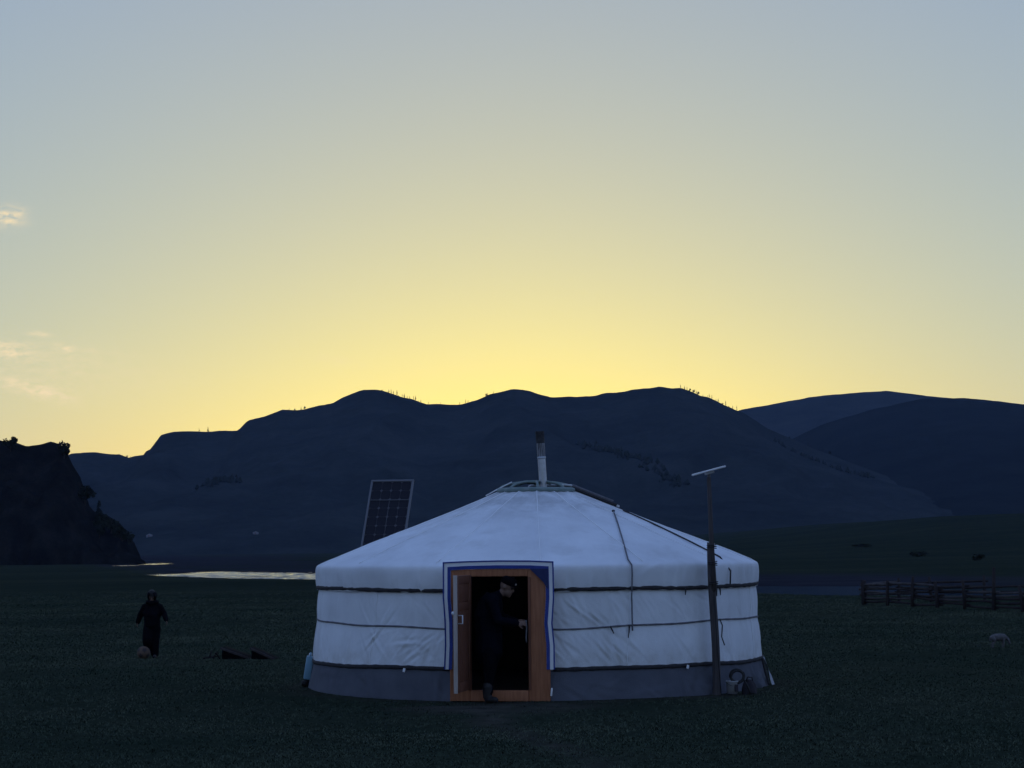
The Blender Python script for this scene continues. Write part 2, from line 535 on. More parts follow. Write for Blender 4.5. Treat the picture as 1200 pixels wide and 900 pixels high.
def ground_h(X, Y):
    X = np.asarray(X, float); Y = np.asarray(Y, float)
    far = sstep(45, 110, np.hypot(X, Y))
    z = 0.03 * fbm(X / 3.5, Y / 3.5, 3, 3) * (1 - far * 0.5) + far * 0.35 * fbm(X / 60, Y / 60, 3, 5)
    t = river_t(X, Y)
    chan = np.clip(1.15 - t * t, 0, 1)
    chan = chan * (1 - 0.9 * sstep(-54, -48, X) * sstep(-27, -32, X))
    bars = fbm(X / 16, (Y + 0.8 * X) / 7, 3, 21)
    z = z * (1 - 0.9 * np.exp(-(t / 2.2) ** 2)) - chan * (0.20 + 0.34 * bars + 0.22 * sstep(0, 8, X))
    z = z + 0.32 * np.exp(-((X + 34) / 4.0) ** 2 - ((Y - 200) / 16) ** 2)
    apr = np.interp(X, APR_X, APR_Z) * sstep(140, 520, Y) * (1 + 0.10 * fbm(X / 70, Y / 70, 3, 8))
    return z + apr


def gravel_mask(X, Y):
    t = river_t(X, Y)
    n = fbm(X / 30, Y / 12, 4, 33)
    left = sstep(30, -20, X)
    up = np.where(t > 0, t / (2.0 + 9.0 * left), -t / 1.05)
    return np.clip((1.0 - up + n * 0.9) * 1.6, 0, 1)


ys = np.concatenate([np.linspace(-300, 8, 24)[:-1], 8 * (6500 / 8) ** np.linspace(0, 1, 520)])
ss = np.linspace(-1, 1, 361)
ss = np.sign(ss) * np.abs(ss) ** 1.5
Yg = np.repeat(ys[:, None], len(ss), 1)
Wg = 60 + 1.05 * np.abs(Yg)
Xg = ss[None, :] * Wg
Zg = ground_h(Xg, Yg)
me = grid_mesh('ground', np.stack([Xg, Yg, Zg], -1))
ga = me.attributes.new('gravel', 'FLOAT', 'POINT')
def trampled(X, Y):
    d = np.hypot((X + 0.25) / 1.3, (Y - 25.1) / 1.0)
    ring = np.abs(np.hypot(X - 0.33, Y - 29.3) - 3.45) / 0.35
    path = np.abs(X + 0.3 + 0.10 * (Y - 26) + 0.25 * np.sin(Y * 0.6)) / 0.45 + np.clip(Y - 26, 0, 99)
    n = fbm(X * 1.6, Y * 1.6, 4, 44) * 0.9
    return np.clip(np.maximum(np.maximum(1.3 - d, 0.75 - ring), 0.8 - path) + n * 0.6, 0, 1) * (np.hypot(X, Y - 26) < 12)


ta = me.attributes.new('trampled', 'FLOAT', 'POINT')
ta.data.foreach_set('value', trampled(Xg, Yg).reshape(-1).astype(np.float32))
ga.data.foreach_set('value', gravel_mask(Xg, Yg).reshape(-1).astype(np.float32))
tag(link_mesh('ground', me, M['ground']), 'dark grazed pasture stretching to the foot of the hills', kind='structure')

# river surface: a sheet following the channel, a few centimetres below the banks
rx = np.concatenate([np.linspace(-330, -62, 60), np.arange(-61.8, 6, 0.2), np.linspace(6.2, 330, 90)])
rt = np.linspace(-1.25, 1.25, 300)
RX = np.repeat(rx[None, :], len(rt), 0)
RY = np.interp(RX, RIV_X, RIV_Y) + rt[:, None] * np.interp(RX, RIV_X, RIV_W)
RZ = np.zeros_like(RX)
for lam, ang, k in ((0.75, 0.25, 1.0), (1.1, -0.35, 1.2), (0.55, 0.75, 0.6), (1.9, 0.05, 1.4), (0.62, -0.8, 0.5)):
    ph = fbm(RX / 9, RY / 9, 2, int(lam * 100)) * 5
    RZ = RZ + k * lam * np.sin((RX * math.sin(ang) + RY * math.cos(ang)) * 2 * PI / lam + ph)
riffle = sstep(5, -6, RX) * sstep(-62, -55, RX)                 # broken shallow water upstream, slack water downstream
RZ = WATER_Z + RZ * 0.032 * riffle * (0.75 + 0.5 * fbm(RX / 6, RY / 3, 2, 61))
tag(link_mesh('river', grid_mesh('river', np.stack([RX, RY, RZ], -1)), M['water']), 'braided shallow river crossing the valley floor', kind='structure')


# ------------------------------------------------------------------ hills
def hill_fn(tab, yc, yf, yb, amp, seed, shape=1.15, wav=120.0, rough=1.0, warp=0.55, shear=0.0, foot=0.0, crk=0.0, hook=None):
    tx = np.array([p[0] for p in tab], float); tz = np.array([p[1] for p in tab], float)

    def fn(X, Y):
        X = np.asarray(X, float); Y = np.asarray(Y, float)
        yf_ = yf + foot * fbm(X / 9, X * 0 + 2.5, 3, seed + 1)
        t = np.clip((Y - yf_) / (yc - yf_), 0, 1)
        tb = np.clip((Y - yc) / (yb - yc), 0, 1)
        off = (1 - t) + tb
        Xe = X + shear * (Y - yc)
        Xw = Xe + fbm(X / wav, Y / wav, 3, seed) * off * wav * warp
        H = np.interp(Xw, tx, tz)
        crag = fbm(X / 14, Y / 14, 4, seed + 3) * 1.6 * rough
        gul = np.abs(fbm(Xw / (wav * 0.55), Y / (wav * 1.6), 4, seed + 7))
        s = t ** shape
        z = -2 + (H + 2) * s * (1 - 0.55 * tb ** 1.3) - amp * gul * 4 * t * (1 - t) - amp * 0.3 * gul * tb
        z = z + crag * np.clip(t * 3, 0, 1) * np.clip(off * 6 + 0.75, 0, 1)
        if crk > 0:
            z = z - crk * np.abs(fbm(X / 5, z / 7 + Y / 11, 4, seed + 9)) * np.clip(t * 4, 0, 1) * np.clip((1 - t) * 5 + tb, 0, 1)
        if hook is not None:
            z = hook(X, Y, z, t)
        return z
    return fn


MAIN = [(-900, 60), (-600, 80), (-430, 62), (-338, 68), (-323, 73), (-307, 74), (-288, 73), (-282, 70), (-269, 73), (-264, 77), (-257, 87), (-248, 89), (-226, 89), (-201, 90), (-194, 97), (-182, 100), (-169, 105), (-157, 104), (-132, 109), (-125, 113), (-110, 118), (-100, 119), (-88, 116), (-69, 109), (-63, 107), (-38, 107), (-25, 110), (-16, 115), (0, 118), (12, 117), (28, 112), (56, 113), (69, 114), (88, 117), (107, 119), (125, 117), (144, 111), (156, 104), (169, 100), (187, 87), (218, 74), (245, 63), (274, 52), (310, 38), (360, 27), (430, 19), (500, 15), (600, 10)]
FAR = [(-200, 60), (100, 110), (173, 132), (238, 159), (293, 175), (325, 180), (380, 190), (434, 195), (478, 197), (521, 191), (575, 185), (651, 174), (759, 149), (1100, 120), (1500, 130)]
DARK = [(61, -31), (137, -1), (198, 45), (228, 75), (257, 99), (286, 113), (333, 127), (382, 137), (421, 137), (451, 134), (476, 131), (555, 133), (634, 125), (912, 143), (1368, 121)]
BLUFF = [(-260, 24), (-180, 28), (-130, 25), (-96.5, 22.1), (-90.9, 21.4), (-85.2, 20.9), (-82.3, 20.5), (-80.9, 19.9), (-79.5, 20.2), (-76.7, 20.6), (-75.0, 20.0), (-73.8, 18.1), (-72.7, 15.8), (-71.4, 14.1), (-70.9, 10.6), (-69.8, 8.7), (-67.4, 8.2), (-65.2, 6.7), (-63.8, 4.9), (-62.7, 2.8), (-62.1, 0.6), (-61, -2), (-55, -3)]

main_h = hill_fn(MAIN, 1500, 960, 2300, 13, 40)
far_h = hill_fn(FAR, 2600, 1700, 3600, 16, 60, wav=260, rough=0.6)
dark_h = hill_fn(DARK, 1900, 1000, 2500, 10, 80, wav=200, rough=0.5)
bluff_h = hill_fn(BLUFF, 340, 316, 470, 1.2, 95, shape=0.55, wav=26, rough=0.75, warp=0.12, shear=0.24, foot=7.0, crk=4.0)


def add_hill(label, fn, x0, x1, nx, y0, yc, y1, nf, nb, m_):
    xs = np.linspace(x0, x1, nx)
    yy = np.concatenate([np.linspace(y0, yc, nf), np.linspace(yc, y1, nb)[1:]])
    X, Y = np.meshgrid(xs, yy)
    tag(link_mesh('hill', grid_mesh('hill', np.stack([X, Y, fn(X, Y)], -1)), m_), label, kind='structure')


add_hill('long craggy ridge with rounded knolls across the valley', main_h, -900, 600, 680, 950, 1500, 2300, 130, 30, M['hill'])
add_hill('smooth rounded hill far behind the end of the ridge', far_h, -200, 1500, 260, 1690, 2600, 3600, 50, 24, M['hill'])
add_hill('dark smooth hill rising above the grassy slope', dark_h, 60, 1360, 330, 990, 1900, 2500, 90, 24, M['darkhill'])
add_hill('black rocky bluff ending at the river', bluff_h, -260, -55, 330, 314, 340, 470, 60, 40, M['rock'])


# ------------------------------------------------------------------ trees
def conifer_parts(h, w, seed, n_br=70):
    r_ = random.Random(seed)
    tr = MB().tube([(0, 0, -0.6), (0.02 * h * r_.uniform(-1, 1), 0, h * 0.5), (0, 0, h * 0.97)], [h * 0.022, h * 0.015, h * 0.004], 6)
    cr = MB()
    for i in range(n_br):
        f = r_.random() ** 0.85
        z = h * (0.16 + 0.84 * f)
        ln = w * (1 - f) ** 0.8 * r_.uniform(0.45, 1.05) + 0.04 * h
        a = r_.uniform(0, 2 * PI)
        d = Vector((math.cos(a), math.sin(a), 0)); s = Vector((-d.y, d.x, 0))
        b = Vector((0, 0, z))
        tip = b + d * ln + Vector((0, 0, -0.25 * ln))
        mid = b + d * ln * 0.55
        wd = ln * 0.26 + 0.02 * h
        cr.add([b, mid + s * wd + Vector((0, 0, -.05 * h * r_.random())), tip, mid - s * wd + Vector((0, 0, -.05 * h * r_.random())), mid + Vector((0, 0, 0.03 * h))],
               [(0, 1, 4), (1, 2, 4), (2, 3, 4), (3, 0, 4)])
    return tr, cr


def leafy_parts(h, w, seed, n=420, leaf=0.22):
    r_ = random.Random(seed)
    tr = MB()
    tr.tube([(0, 0, -0.6), (0.03 * h, 0, h * 0.3), (0.0, 0.02 * h, h * 0.75)], [h * 0.035, h * 0.026, h * 0.006], 7)
    cl = []
    for k in range(7):
        a = r_.uniform(0, 2 * PI); rr = w * r_.uniform(0.15, 0.62)
        p = Vector((rr * math.cos(a), rr * math.sin(a), h * r_.uniform(0.35, 0.86)))
        cl.append((p, w * r_.uniform(0.28, 0.5)))
        tr.tube([(0.02 * h, 0, h * 0.28), p * 0.6 + Vector((0, 0, h * 0.1)), p], [h * 0.016, h * 0.01, h * 0.003], 5)
    cr = MB()
    for i in range(n):
        c, rad = r_.choice(cl)
        d = Vector((r_.gauss(0, 1), r_.gauss(0, 1), r_.gauss(0, 0.8))).normalized()
        p = c + d * rad * (0.35 + 0.65 * r_.random() ** 0.5)
        q = Quaternion((r_.gauss(0, 1), r_.gauss(0, 1), r_.gauss(0, 1), r_.gauss(0, 1))).normalized()
        s = leaf * r_.uniform(0.6, 1.4)
        cr.add([p + q @ Vector(v_) for v_ in ((-s, 0, 0), (0, -s * .55, .1 * s), (s, 0, 0), (0, s * .55, .1 * s))], [(0, 1, 2, 3)])
    return tr, cr


# sparse larches standing on the ridge crest: too small to show parts
larch_meshes = []
for k in range(4):
    t_, c_ = conifer_parts(1.0, (0.16, 0.2, 0.13, 0.24)[k], 100 + k, 44)
    if k == 3: t_, c_ = leafy_parts(0.8, 0.42, 900, 160, 0.07)
    both = MB(); both.add(t_.v, t_.f, 0); both.add(c_.v, c_.f, 1)
    mm = both.mesh('larch'); mm.materials.append(M['trunk']); mm.materials.append(M['needles'])
    larch_meshes.append(mm)
ridge_spots = []
for x0, x1, n in ((-96, -66, 17), (-62, -50, 3), (-40, -30, 3), (-166, -150, 4), (-283, -278, 2), (122, 168, 19), (-232, -222, 2), (-20, -10, 2), (198, 244, 6)):
    for i in range(n):
        ridge_spots.append((x0 + (x1 - x0) * (i + rnd.uniform(-.4, .4) + .5) / n, 1500 + rnd.uniform(-6, 3)))
seg = [(-200, 'tiny dark larch on the low end of the ridge skyline above the black bluff'),
       (-120, 'tiny dark larch on the stepped part of the ridge skyline above the scrub patch'),
       (-64, 'tiny dark larch in the ragged row on the first rounded knoll of the ridge'),
       (50, 'tiny dark larch on the ridge skyline saddle between the two rounded knolls'),
       (180, 'tiny dark larch in the row stepping down the shoulder of the ridge skyline'),
       (999, 'tiny dark larch on the spur where the ridge meets the dark hill')]
for x, y in ridge_spots:
    o = bpy.data.objects.new('larch_tree', rnd.choice(larch_meshes)); COL.objects.link(o)
    s = rnd.uniform(1.4, 4.6) * rnd.uniform(0.7, 1.0)
    o.location = (x, y, float(main_h(x, y)) - 0.2); o.scale = (s * 1.1, s * 1.1, s); o.rotation_euler = (0, 0, rnd.uniform(0, 6))
    k = next(i for i, q in enumerate(seg) if x < q[0])
    tag(o, seg[k][1], 'tree', 'larches: ' + seg[k][1].split(' larch ')[1])

# trees and bushes on the bluff, each with its own trunk and crown
for i, (x, y, h, kind, lb) in enumerate((
        (-67.6, 335, 5.0, 0, 'lone dark conifer on the low shoulder of the black bluff'),
        (-64.9, 331, 3.4, 1, 'dark bush at the foot of the black bluff by the river'),
        (-69.6, 333, 3.2, 1, 'dark bush below the cliff step of the bluff'),
        (-62.6, 328, 3.2, 1, 'round dark bush at the very tip of the bluff'),
        (-73.9, 337, 2.6, 1, 'dark bush on the upper edge of the bluff cliff'),
        (-83.0, 338, 2.4, 1, 'dark bush on top of the bluff beside the frame edge'),
        (-66.4, 329, 2.8, 1, 'low dark bush in front of the lone conifer'))):
    root = empty('conifer_tree' if kind == 0 else 'bush', (x, y, float(bluff_h(x, y)) - 0.15))
    t_, c_ = conifer_parts(h, h * 0.22, 300 + i, 110) if kind == 0 else leafy_parts(h, h * 0.6, 300 + i, 380, 0.3)
    t_.build('trunk', M['trunk'], root); c_.build('crown', M['needles'] if kind == 0 else M['bushleaf'], root, smooth=False)
    tag(root, lb, 'tree' if kind == 0 else 'bush', 'trees and bushes on the bluff')

# dark scrub woods in the gullies of the ridge: uncountable at this distance
def scrub(label, pts, fn, n, spread, seed):
    r_ = random.Random(seed); mb = MB()
    for i in range(n):
        k = r_.random() * (len(pts) - 1); a = pts[int(k)]; b = pts[int(k) + 1]; f = k - int(k)
        x = a[0] + (b[0] - a[0]) * f + r_.gauss(0, spread); y = a[1] + (b[1] - a[1]) * f + r_.gauss(0, spread)
        z = float(fn(x, y)); h = r_.uniform(1.6, 4.2); w = h * r_.uniform(.3, .55)
        vs_ = [(x + w * math.cos(q) * r_.uniform(.6, 1.2), y + w * math.sin(q) * r_.uniform(.6, 1.2), z + h * r_.uniform(.1, .35)) for q in (0, 1.05, 2.1, 3.15, 4.2, 5.25)]
        mb.add(vs_ + [(x, y, z + h), (x, y, z - .3)], [(j, (j + 1) % 6, 6) for j in range(6)] + [((j + 1) % 6, j, 7) for j in range(6)])
    tag(mb.build('scrub_wood', M['needles'], None, smooth=False), label, 'scrub', kind='stuff')


scrub('dark line of scrub trees running down a gully of the ridge', [(48, 1330), (60, 1300), (73, 1260), (88, 1215), (97, 1190)], main_h, 150, 3.2, 5)
scrub('dark patch of scrub trees on the left flank of the ridge', [(-192, 1262), (-180, 1250), (-168, 1225)], main_h, 110, 4.0, 6)
scrub('dark fringe of scrub trees down the right spur of the ridge', [(190, 1450), (210, 1425), (232, 1400), (246, 1395)], main_h, 90, 3.0, 7)

# low dark shrubs on the far pasture
for x, y, w, lb in ((50.8, 299.5, 2.6, 'long low dark shrub on the far slope above the corral'), (48.0, 243.5, 1.9, 'small low dark shrub on the far bank right of the long one'), (46.5, 205, 1.6, 'tiny dark shrub on the far river bank behind the corral')):
    root = empty('shrub', (x, y, float(ground_h(x, y)) - 0.05))
    t_, c_ = leafy_parts(0.75, 0.7, int(x * 10), 300, 0.10)
    t_.build('stem', M['trunk'], root); c_.build('foliage', M['bushleaf'], root, smooth=False)
    root.scale = (w, 1.0, 0.8)
    tag(root, lb, 'shrub', 'shrubs beyond the river')

# two far white tents at the hill foot
for x, y, s, lb in ((-185.2, 1045, 0.55, 'tiny far white tent at the hill foot beside the black bluff'), (-131.1, 1045, 0.5, 'tiny far white tent at the hill foot left of the big tent')):
    z = float(max(main_h(x, y), ground_h(x, y)))
    root = empty('far_tent', (x, y, z)); root.scale = (s,) * 3
    MB().lathe([(3, -1.5), (3, 1.5)], 20).build('wall', M['fardot'], root)
    MB().lathe([(3.1, 1.5), (0.5, 2.6), (0.0, 2.65)], 20).build('roof', M['fardot'], root)
    MB().box((0, -3.0, 0.7), (0.8, 0.15, 1.4)).build('door', M['redwood'], root)
    tag(root, lb, 'tent', 'far tents at the foot of the ridge')

# ------------------------------------------------------------------ the ger
GX, GY, GROT = 0.33, 29.30, R(-9.2)
ger = empty('ger_tent', (GX, GY, 0), GROT)
tag(ger, 'large round white canvas ger with blue trimmed orange doorway', 'tent')
RE, RB = 3.12, 3.25
A0 = math.asin(0.61 / 3.15)
DOOR_Y = -3.2


def pol(r_, a, z):
    return (r_ * math.sin(a), -r_ * math.cos(a), z)


def folds(S, Z, n, seed, ang, amp, lens, wid, smin, smax, zmin, zmax):
    """sum of soft crease lines over a cloth surface"""
    r_ = np.random.default_rng(seed)
    D = np.zeros_like(S)
    for i in range(n):
        s0 = r_.uniform(smin, smax); z0 = r_.uniform(zmin, zmax)
        a = r_.normal(*ang); ln = r_.uniform(*lens); w = r_.uniform(*wid)
        ds, dz = S - s0, Z - z0
        al = ds * math.cos(a) + dz * math.sin(a)
        ac = -ds * math.sin(a) + dz * math.cos(a) + 0.15 * al * al * r_.normal()
        D += r_.normal() * amp * np.exp(-(al / ln) ** 2) * (np.exp(-(ac / w) ** 2) - 0.6 * np.exp(-((ac - 1.6 * w) / w) ** 2))
    return D


def rope_z(a, k):
    s = abs(a) * 3.15
    wob = 0.012 * math.sin(a * 5 + k * 2) + 0.006 * math.sin(a * 13 + k)
    if k == 0: return 1.400 - 0.010 * math.exp(-(s / 1.2) ** 2) + wob * 0.5
    if k == 1: return 0.945 - 0.05 * math.exp(-((s - .6) / 0.9) ** 2) + wob
    return 0.385 + 0.02 * math.exp(-(s / 1.5) ** 2) + wob * 0.7


def wall_r(z):
    return np.interp(z, [0, 0.38, 0.9, 1.4, 1.8], [RB, 3.165, 3.11, 3.085, 3.07])


# white wall cover, cinched by three girth ropes
NA = 1000
aa = np.linspace(A0, 2 * PI - A0, NA)
asg = np.where(aa > PI, aa - 2 * PI, aa)
z3 = np.array([rope_z(a, 2) for a in asg]); z2 = np.array([rope_z(a, 1) for a in asg]); z1 = np.array([rope_z(a, 0) for a in asg])
rows = []
vv = np.concatenate([np.linspace(0, 1, 22), np.linspace(1, 2, 22)[1:]])
for v_ in vv:
    z = z3 + (z2 - z3) * min(v_, 1) + (z1 - z2) * max(v_ - 1, 0) if v_ <= 1 else z2 + (z1 - z2) * (v_ - 1)
    if v_ <= 1: z = z3 - 0.012 + (z2 - z3 + 0.012) * v_
    b = math.sin(PI * (v_ % 1.0)) if v_ not in (0, 1, 2) else 0.0
    rows.append((z, b))
Zw = np.stack([r_[0] for r_ in rows]); Bw = np.array([r_[1] for r_ in rows])[:, None]
Sw = np.repeat((asg * 3.12)[None, :], len(vv), 0)
D = folds(Sw, Zw, 300, 4, (-1.0, 0.3), 0.0062, (0.16, 0.42), (0.008, 0.022), -9.8, 9.8, 0.4, 1.4)
D += folds(Sw, Zw, 46, 9, (-0.85, 0.2), 0.013, (0.16, 0.36), (0.009, 0.022), 0.62, 1.6, 0.5, 1.4)
D += folds(Sw, Zw, 40, 19, (0.75, 0.25), 0.011, (0.16, 0.36), (0.009, 0.022), -2.0, -0.62, 0.45, 0.95)
D += 0.012 * fbm(Sw * 1.3, Zw * 2, 3, 77)
Rw = wall_r(Zw) + 0.010 * Bw + D * (0.25 + 0.75 * Bw)
Pw = np.stack([Rw * np.sin(aa)[None, :], -Rw * np.cos(aa)[None, :], Zw], -1)
link_mesh('wall_cover', grid_mesh('wall_cover', Pw), M['canvas'], ger)
# faint vertical seams in the wall cover
for a in (0.52, 1.35, -0.62, -1.3, 2.1, -2.1, 2.9, -2.8):
    j = int(np.argmin(np.abs(asg - a)))
    pts = [Vector(Pw[i, min(NA - 1, j + int(i * 0.12))]) * 1.0 for i in range(1, len(vv) - 1, 2)]
    pts = [Vector((p.x * 1.0012, p.y * 1.0012, p.z)) for p in pts]
    MB().tube(pts, 0.005, 5).build('seam', M['seam'], ger)

# grey skirt
zs = np.linspace(0, 1, 16)
Z = -0.03 + (z3[None, :] + 0.008 + 0.03) * zs[:, None]
S = np.repeat((asg * 3.2)[None, :], len(zs), 0)
D = folds(S, Z, 150, 14, (-0.7, 0.6), 0.010, (0.12, 0.35), (0.02, 0.05), -9.8, 9.8, 0.0, 0.4) + 0.02 * fbm(S * 1.1, Z * 2, 3, 71)
Rs = wall_r(Z) + D * np.clip(1.2 - zs[:, None], 0, 1) * 1.2 - 0.004
Ps = np.stack([Rs * np.sin(aa)[None, :], -Rs * np.cos(aa)[None, :], Z], -1)
link_mesh('skirt', grid_mesh('skirt', Ps), M['skirt'], ger)

# lining and floor inside
al = np.linspace(A0 * 0.98, 2 * PI - A0 * 0.98, 90)
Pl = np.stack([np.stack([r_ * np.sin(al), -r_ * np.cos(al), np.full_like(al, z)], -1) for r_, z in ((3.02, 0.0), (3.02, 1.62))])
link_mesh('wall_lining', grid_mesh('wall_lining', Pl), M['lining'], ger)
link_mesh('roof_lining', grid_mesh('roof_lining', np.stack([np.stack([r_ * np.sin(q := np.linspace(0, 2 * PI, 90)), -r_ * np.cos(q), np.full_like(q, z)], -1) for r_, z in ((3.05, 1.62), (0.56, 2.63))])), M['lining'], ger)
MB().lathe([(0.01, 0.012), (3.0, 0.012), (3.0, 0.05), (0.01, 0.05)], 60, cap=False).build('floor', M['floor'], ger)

# roof cover with rounded eave and hanging edge
prof = []
for i in range(40):
    f = i / 39
    r_ = 0.50 + (3.06 - 0.50) * f
    prof.append((r_, 2.735 - (2.735 - 1.735) * f - 0.035 * math.sin(PI * f) * (1 - f) + 0.012 * math.sin(PI * f)))
prof += [(3.10, 1.716), (3.122, 1.700), (3.134, 1.678), (3.139, 1.64), (3.139, 1.60), (3.136, 1.55), (3.132, 1.50), (3.127, 1.45), (3.120, 1.405), (3.114, 1.375)]
NR = 720
ra = np.linspace(-PI, PI, NR, endpoint=False)
pr = np.array(prof)
along = np.concatenate([[0], np.cumsum(np.hypot(np.diff(pr[:, 0]), np.diff(pr[:, 1])))])
RR = np.repeat(pr[:, 0][:, None], NR, 1); ZZ = np.repeat(pr[:, 1][:, None], NR, 1)
AA = np.repeat(ra[None, :], len(pr), 0); AL = np.repeat(along[:, None], NR, 1)
SR = AA * RR
D = folds(SR, AL, 230, 31, (0.0, 0.22), 0.0075, (0.15, 0.6), (0.010, 0.032), -9.6, 9.6, 0.2, 2.7)
D += 0.0035 * np.cos(AA * 62) * np.clip((AL - 0.3) / 1.0, 0, 1) * (AL < 2.75)
D += 0.010 * fbm(AA * 5, AL * 2.2, 4, 51)
for k in range(14):
    dd = (AA - (-PI + 2 * PI * (k + 0.37) / 14)) * RR
    D += (0.010 * np.exp(-(dd / 0.022) ** 2) - 0.006 * np.exp(-((np.abs(dd) - 0.06) / 0.035) ** 2)) * (AL < 2.75)
drop = np.clip((AL - 2.72) / 0.35, 0, 1)
D += drop * (folds(SR, AL, 200, 37, (1.45, 0.3), 0.008, (0.08, 0.2), (0.014, 0.04), -9.8, 9.8, 2.75, 3.1) + 0.012 * fbm(AA * 9, AL * 2, 3, 53))
nrm = np.stack([-np.gradient(pr[:, 1], along), np.gradient(pr[:, 0], along)], -1)
RR = RR + D * nrm[:, 0][:, None]; ZZ = ZZ + D * nrm[:, 1][:, None]
wave = 0.012 * fbm(AA * 7, AA * 0 + 3, 3, 55)
ZZ = ZZ + wave * drop
Pr = np.stack([RR * np.sin(AA), -RR * np.cos(AA), ZZ], -1)
keep = np.ones((len(pr) - 1, NR), bool)
mid = (np.abs(ra) < 0.215)
for i in range(len(pr) - 1):
    if pr[i, 1] < 1.70:
        keep[i, mid] = False
link_mesh('roof_cover', grid_mesh('roof_cover', Pr, closed=True, keep=keep, flip=True), M['canvas'], ger)
# radial seams
for k in range(14):
    a = -PI + 2 * PI * (k + 0.37) / 14
    j = int((a + PI) / (2 * PI) * NR) % NR
    pts = [Vector(Pr[i, j]) + Vector((0, 0, 0.002)) for i in range(1, 40, 2)]
    MB().tube(pts, 0.007, 5).build('seam', M['seam'], ger)


def roof_pt(r_, aw, lift=0.02):
    """point on the roof for a bearing counted in the world from the camera side"""
    a = aw - GROT
    z = np.interp(r_, pr[:44, 0], pr[:44, 1])
    return Vector(pol(r_, a, float(z) + lift))


def arc(a0, a1, k, dr, n=150, zoff=0.0):
    return [Vector(pol(float(wall_r(rope_z(a, k))) + dr, a, rope_z(a, k) + zoff)) for a in np.linspace(a0, a1, n)]


# girth ropes
RA0 = 0.66 / 3.15
for k, dr, rad, m_, fl in ((0, 0.032, 0.026, 'darkrope', 0.6), (1, 0.006, 0.012, 'greyrope', 1.0), (2, 0.008, 0.026, 'darkrope', 0.6)):
    pts = arc(RA0, 2 * PI - RA0, k, dr, 260) if False else [Vector(pol(float(wall_r(rope_z(a if a < PI else a - 2 * PI, k))) + dr, a, rope_z(a if a < PI else a - 2 * PI, k))) for a in np.linspace(RA0, 2 * PI - RA0, 300)]
    MB().tube(pts, [rad * (1 + 0.18 * math.sin(i * 1.7) * math.sin(i * 0.31)) for i in range(len(pts))], 8, flat=fl).build('girth_rope', M[m_], ger)

# crown ring with arched spokes
cr = MB()
cr.tube([pol(0.53, a, 2.745) for a in np.linspace(0, 2 * PI, 49)], 0.035, 8, cap=False)
cro = cr.build('crown_ring', M['greenwood'], ger)
for k in range(8):
    a = 2 * PI * k / 8 + 0.2
    MB().tube([pol(0.52 * math.cos(q), a, 2.76 + 0.11 * math.sin(q)) for q in np.linspace(0, 1.25, 9)], 0.021, 6).build('spoke', M['greenwood'], cro)
MB().lathe([(0.18, 2.84), (0.20, 2.86), (0.18, 2.885), (0.12, 2.885), (0.12, 2.84)], 20).build('hub', M['greenwood'], cro)

# smoke hole cover folded back over the right rear of the roof
cu = []
for f in np.linspace(0, 1, 14):
    row = []
    for g in np.linspace(0, 1, 24):
        aw = R(88) + g * R(105)
        r_ = 0.30 + f * (0.86 + 0.16 * math.sin(g * 3))
        p = roof_pt(max(r_, 0.5), aw, 0.045 + 0.012 * math.sin(9 * g + 5 * f))
        if r_ < 0.5:
            a = aw - GROT
            p = Vector(pol(r_, a, 2.80 + 0.05 * (0.5 - r_)))
        row.append(p)
    cu.append(row)
co = link_mesh('smoke_hole_cover', grid_mesh('smoke_hole_cover', np.array(cu), flip=True), M['canvas'], ger)
sm = co.modifiers.new('thick', 'SOLIDIFY'); sm.thickness = 0.03; sm.offset = 1
MB().tube([roof_pt(r_, R(84), 0.05) for r_ in np.linspace(0.52, 1.15, 12)], 0.021, 7).build('cover_edge_rope', M['darkrope'], co)
MB().tube([roof_pt(r_, R(88), 0.085) for r_ in np.linspace(0.52, 1.1, 12)], 0.022, 7).build('cover_edge_roll', M['greyrope'], co)
# left corner tie of the cover
MB().tube([roof_pt(0.72, R(-86), 0.03), roof_pt(0.56, R(-84), 0.05), Vector(pol(0.40, R(-60) - GROT, 2.86))], 0.009, 6).build('cover_tie', M['seam'], co)


def cone_line(r0, a0, r1, a1, n=24, lift=0.018):
    p0 = roof_pt(r0, a0); p1 = roof_pt(r1, a1)
    out = []
    for f in np.linspace(0, 1, n):
        q = p0.lerp(p1, f)
        r_ = math.hypot(q.x, q.y); a = math.atan2(q.x, -q.y)
        out.append(Vector(pol(r_, a, float(np.interp(r_, pr[:44, 0], pr[:44, 1])) + lift)))
    return out


# pull rope lying down the roof to the pole, and a rope hanging over the eave
MB().tube(cone_line(1.12, R(83), 2.98, R(55)) + [Vector(pol(3.17, R(54) - GROT, 1.60)), Vector(pol(3.16, R(54) - GROT, 1.42))], 0.011, 6).build('roof_rope', M['darkrope'], ger)
hang = cone_line(1.30, R(55), 3.02, R(22.3), 20)
hang += [Vector(pol(r_, R(22.0) - GROT, z)) for r_, z in ((3.165, 1.70), (3.175, 1.6), (3.165, 1.45), (3.15, 1.30), (3.155, 1.1), (3.16, 0.93), (3.16, 0.86))]
MB().tube(hang, 0.010, 6).build('roof_rope', M['greyrope'], ger)
MB().ball(hang[0], (0.025, 0.025, 0.018), 8).build('knot', M['darkrope'], ger)
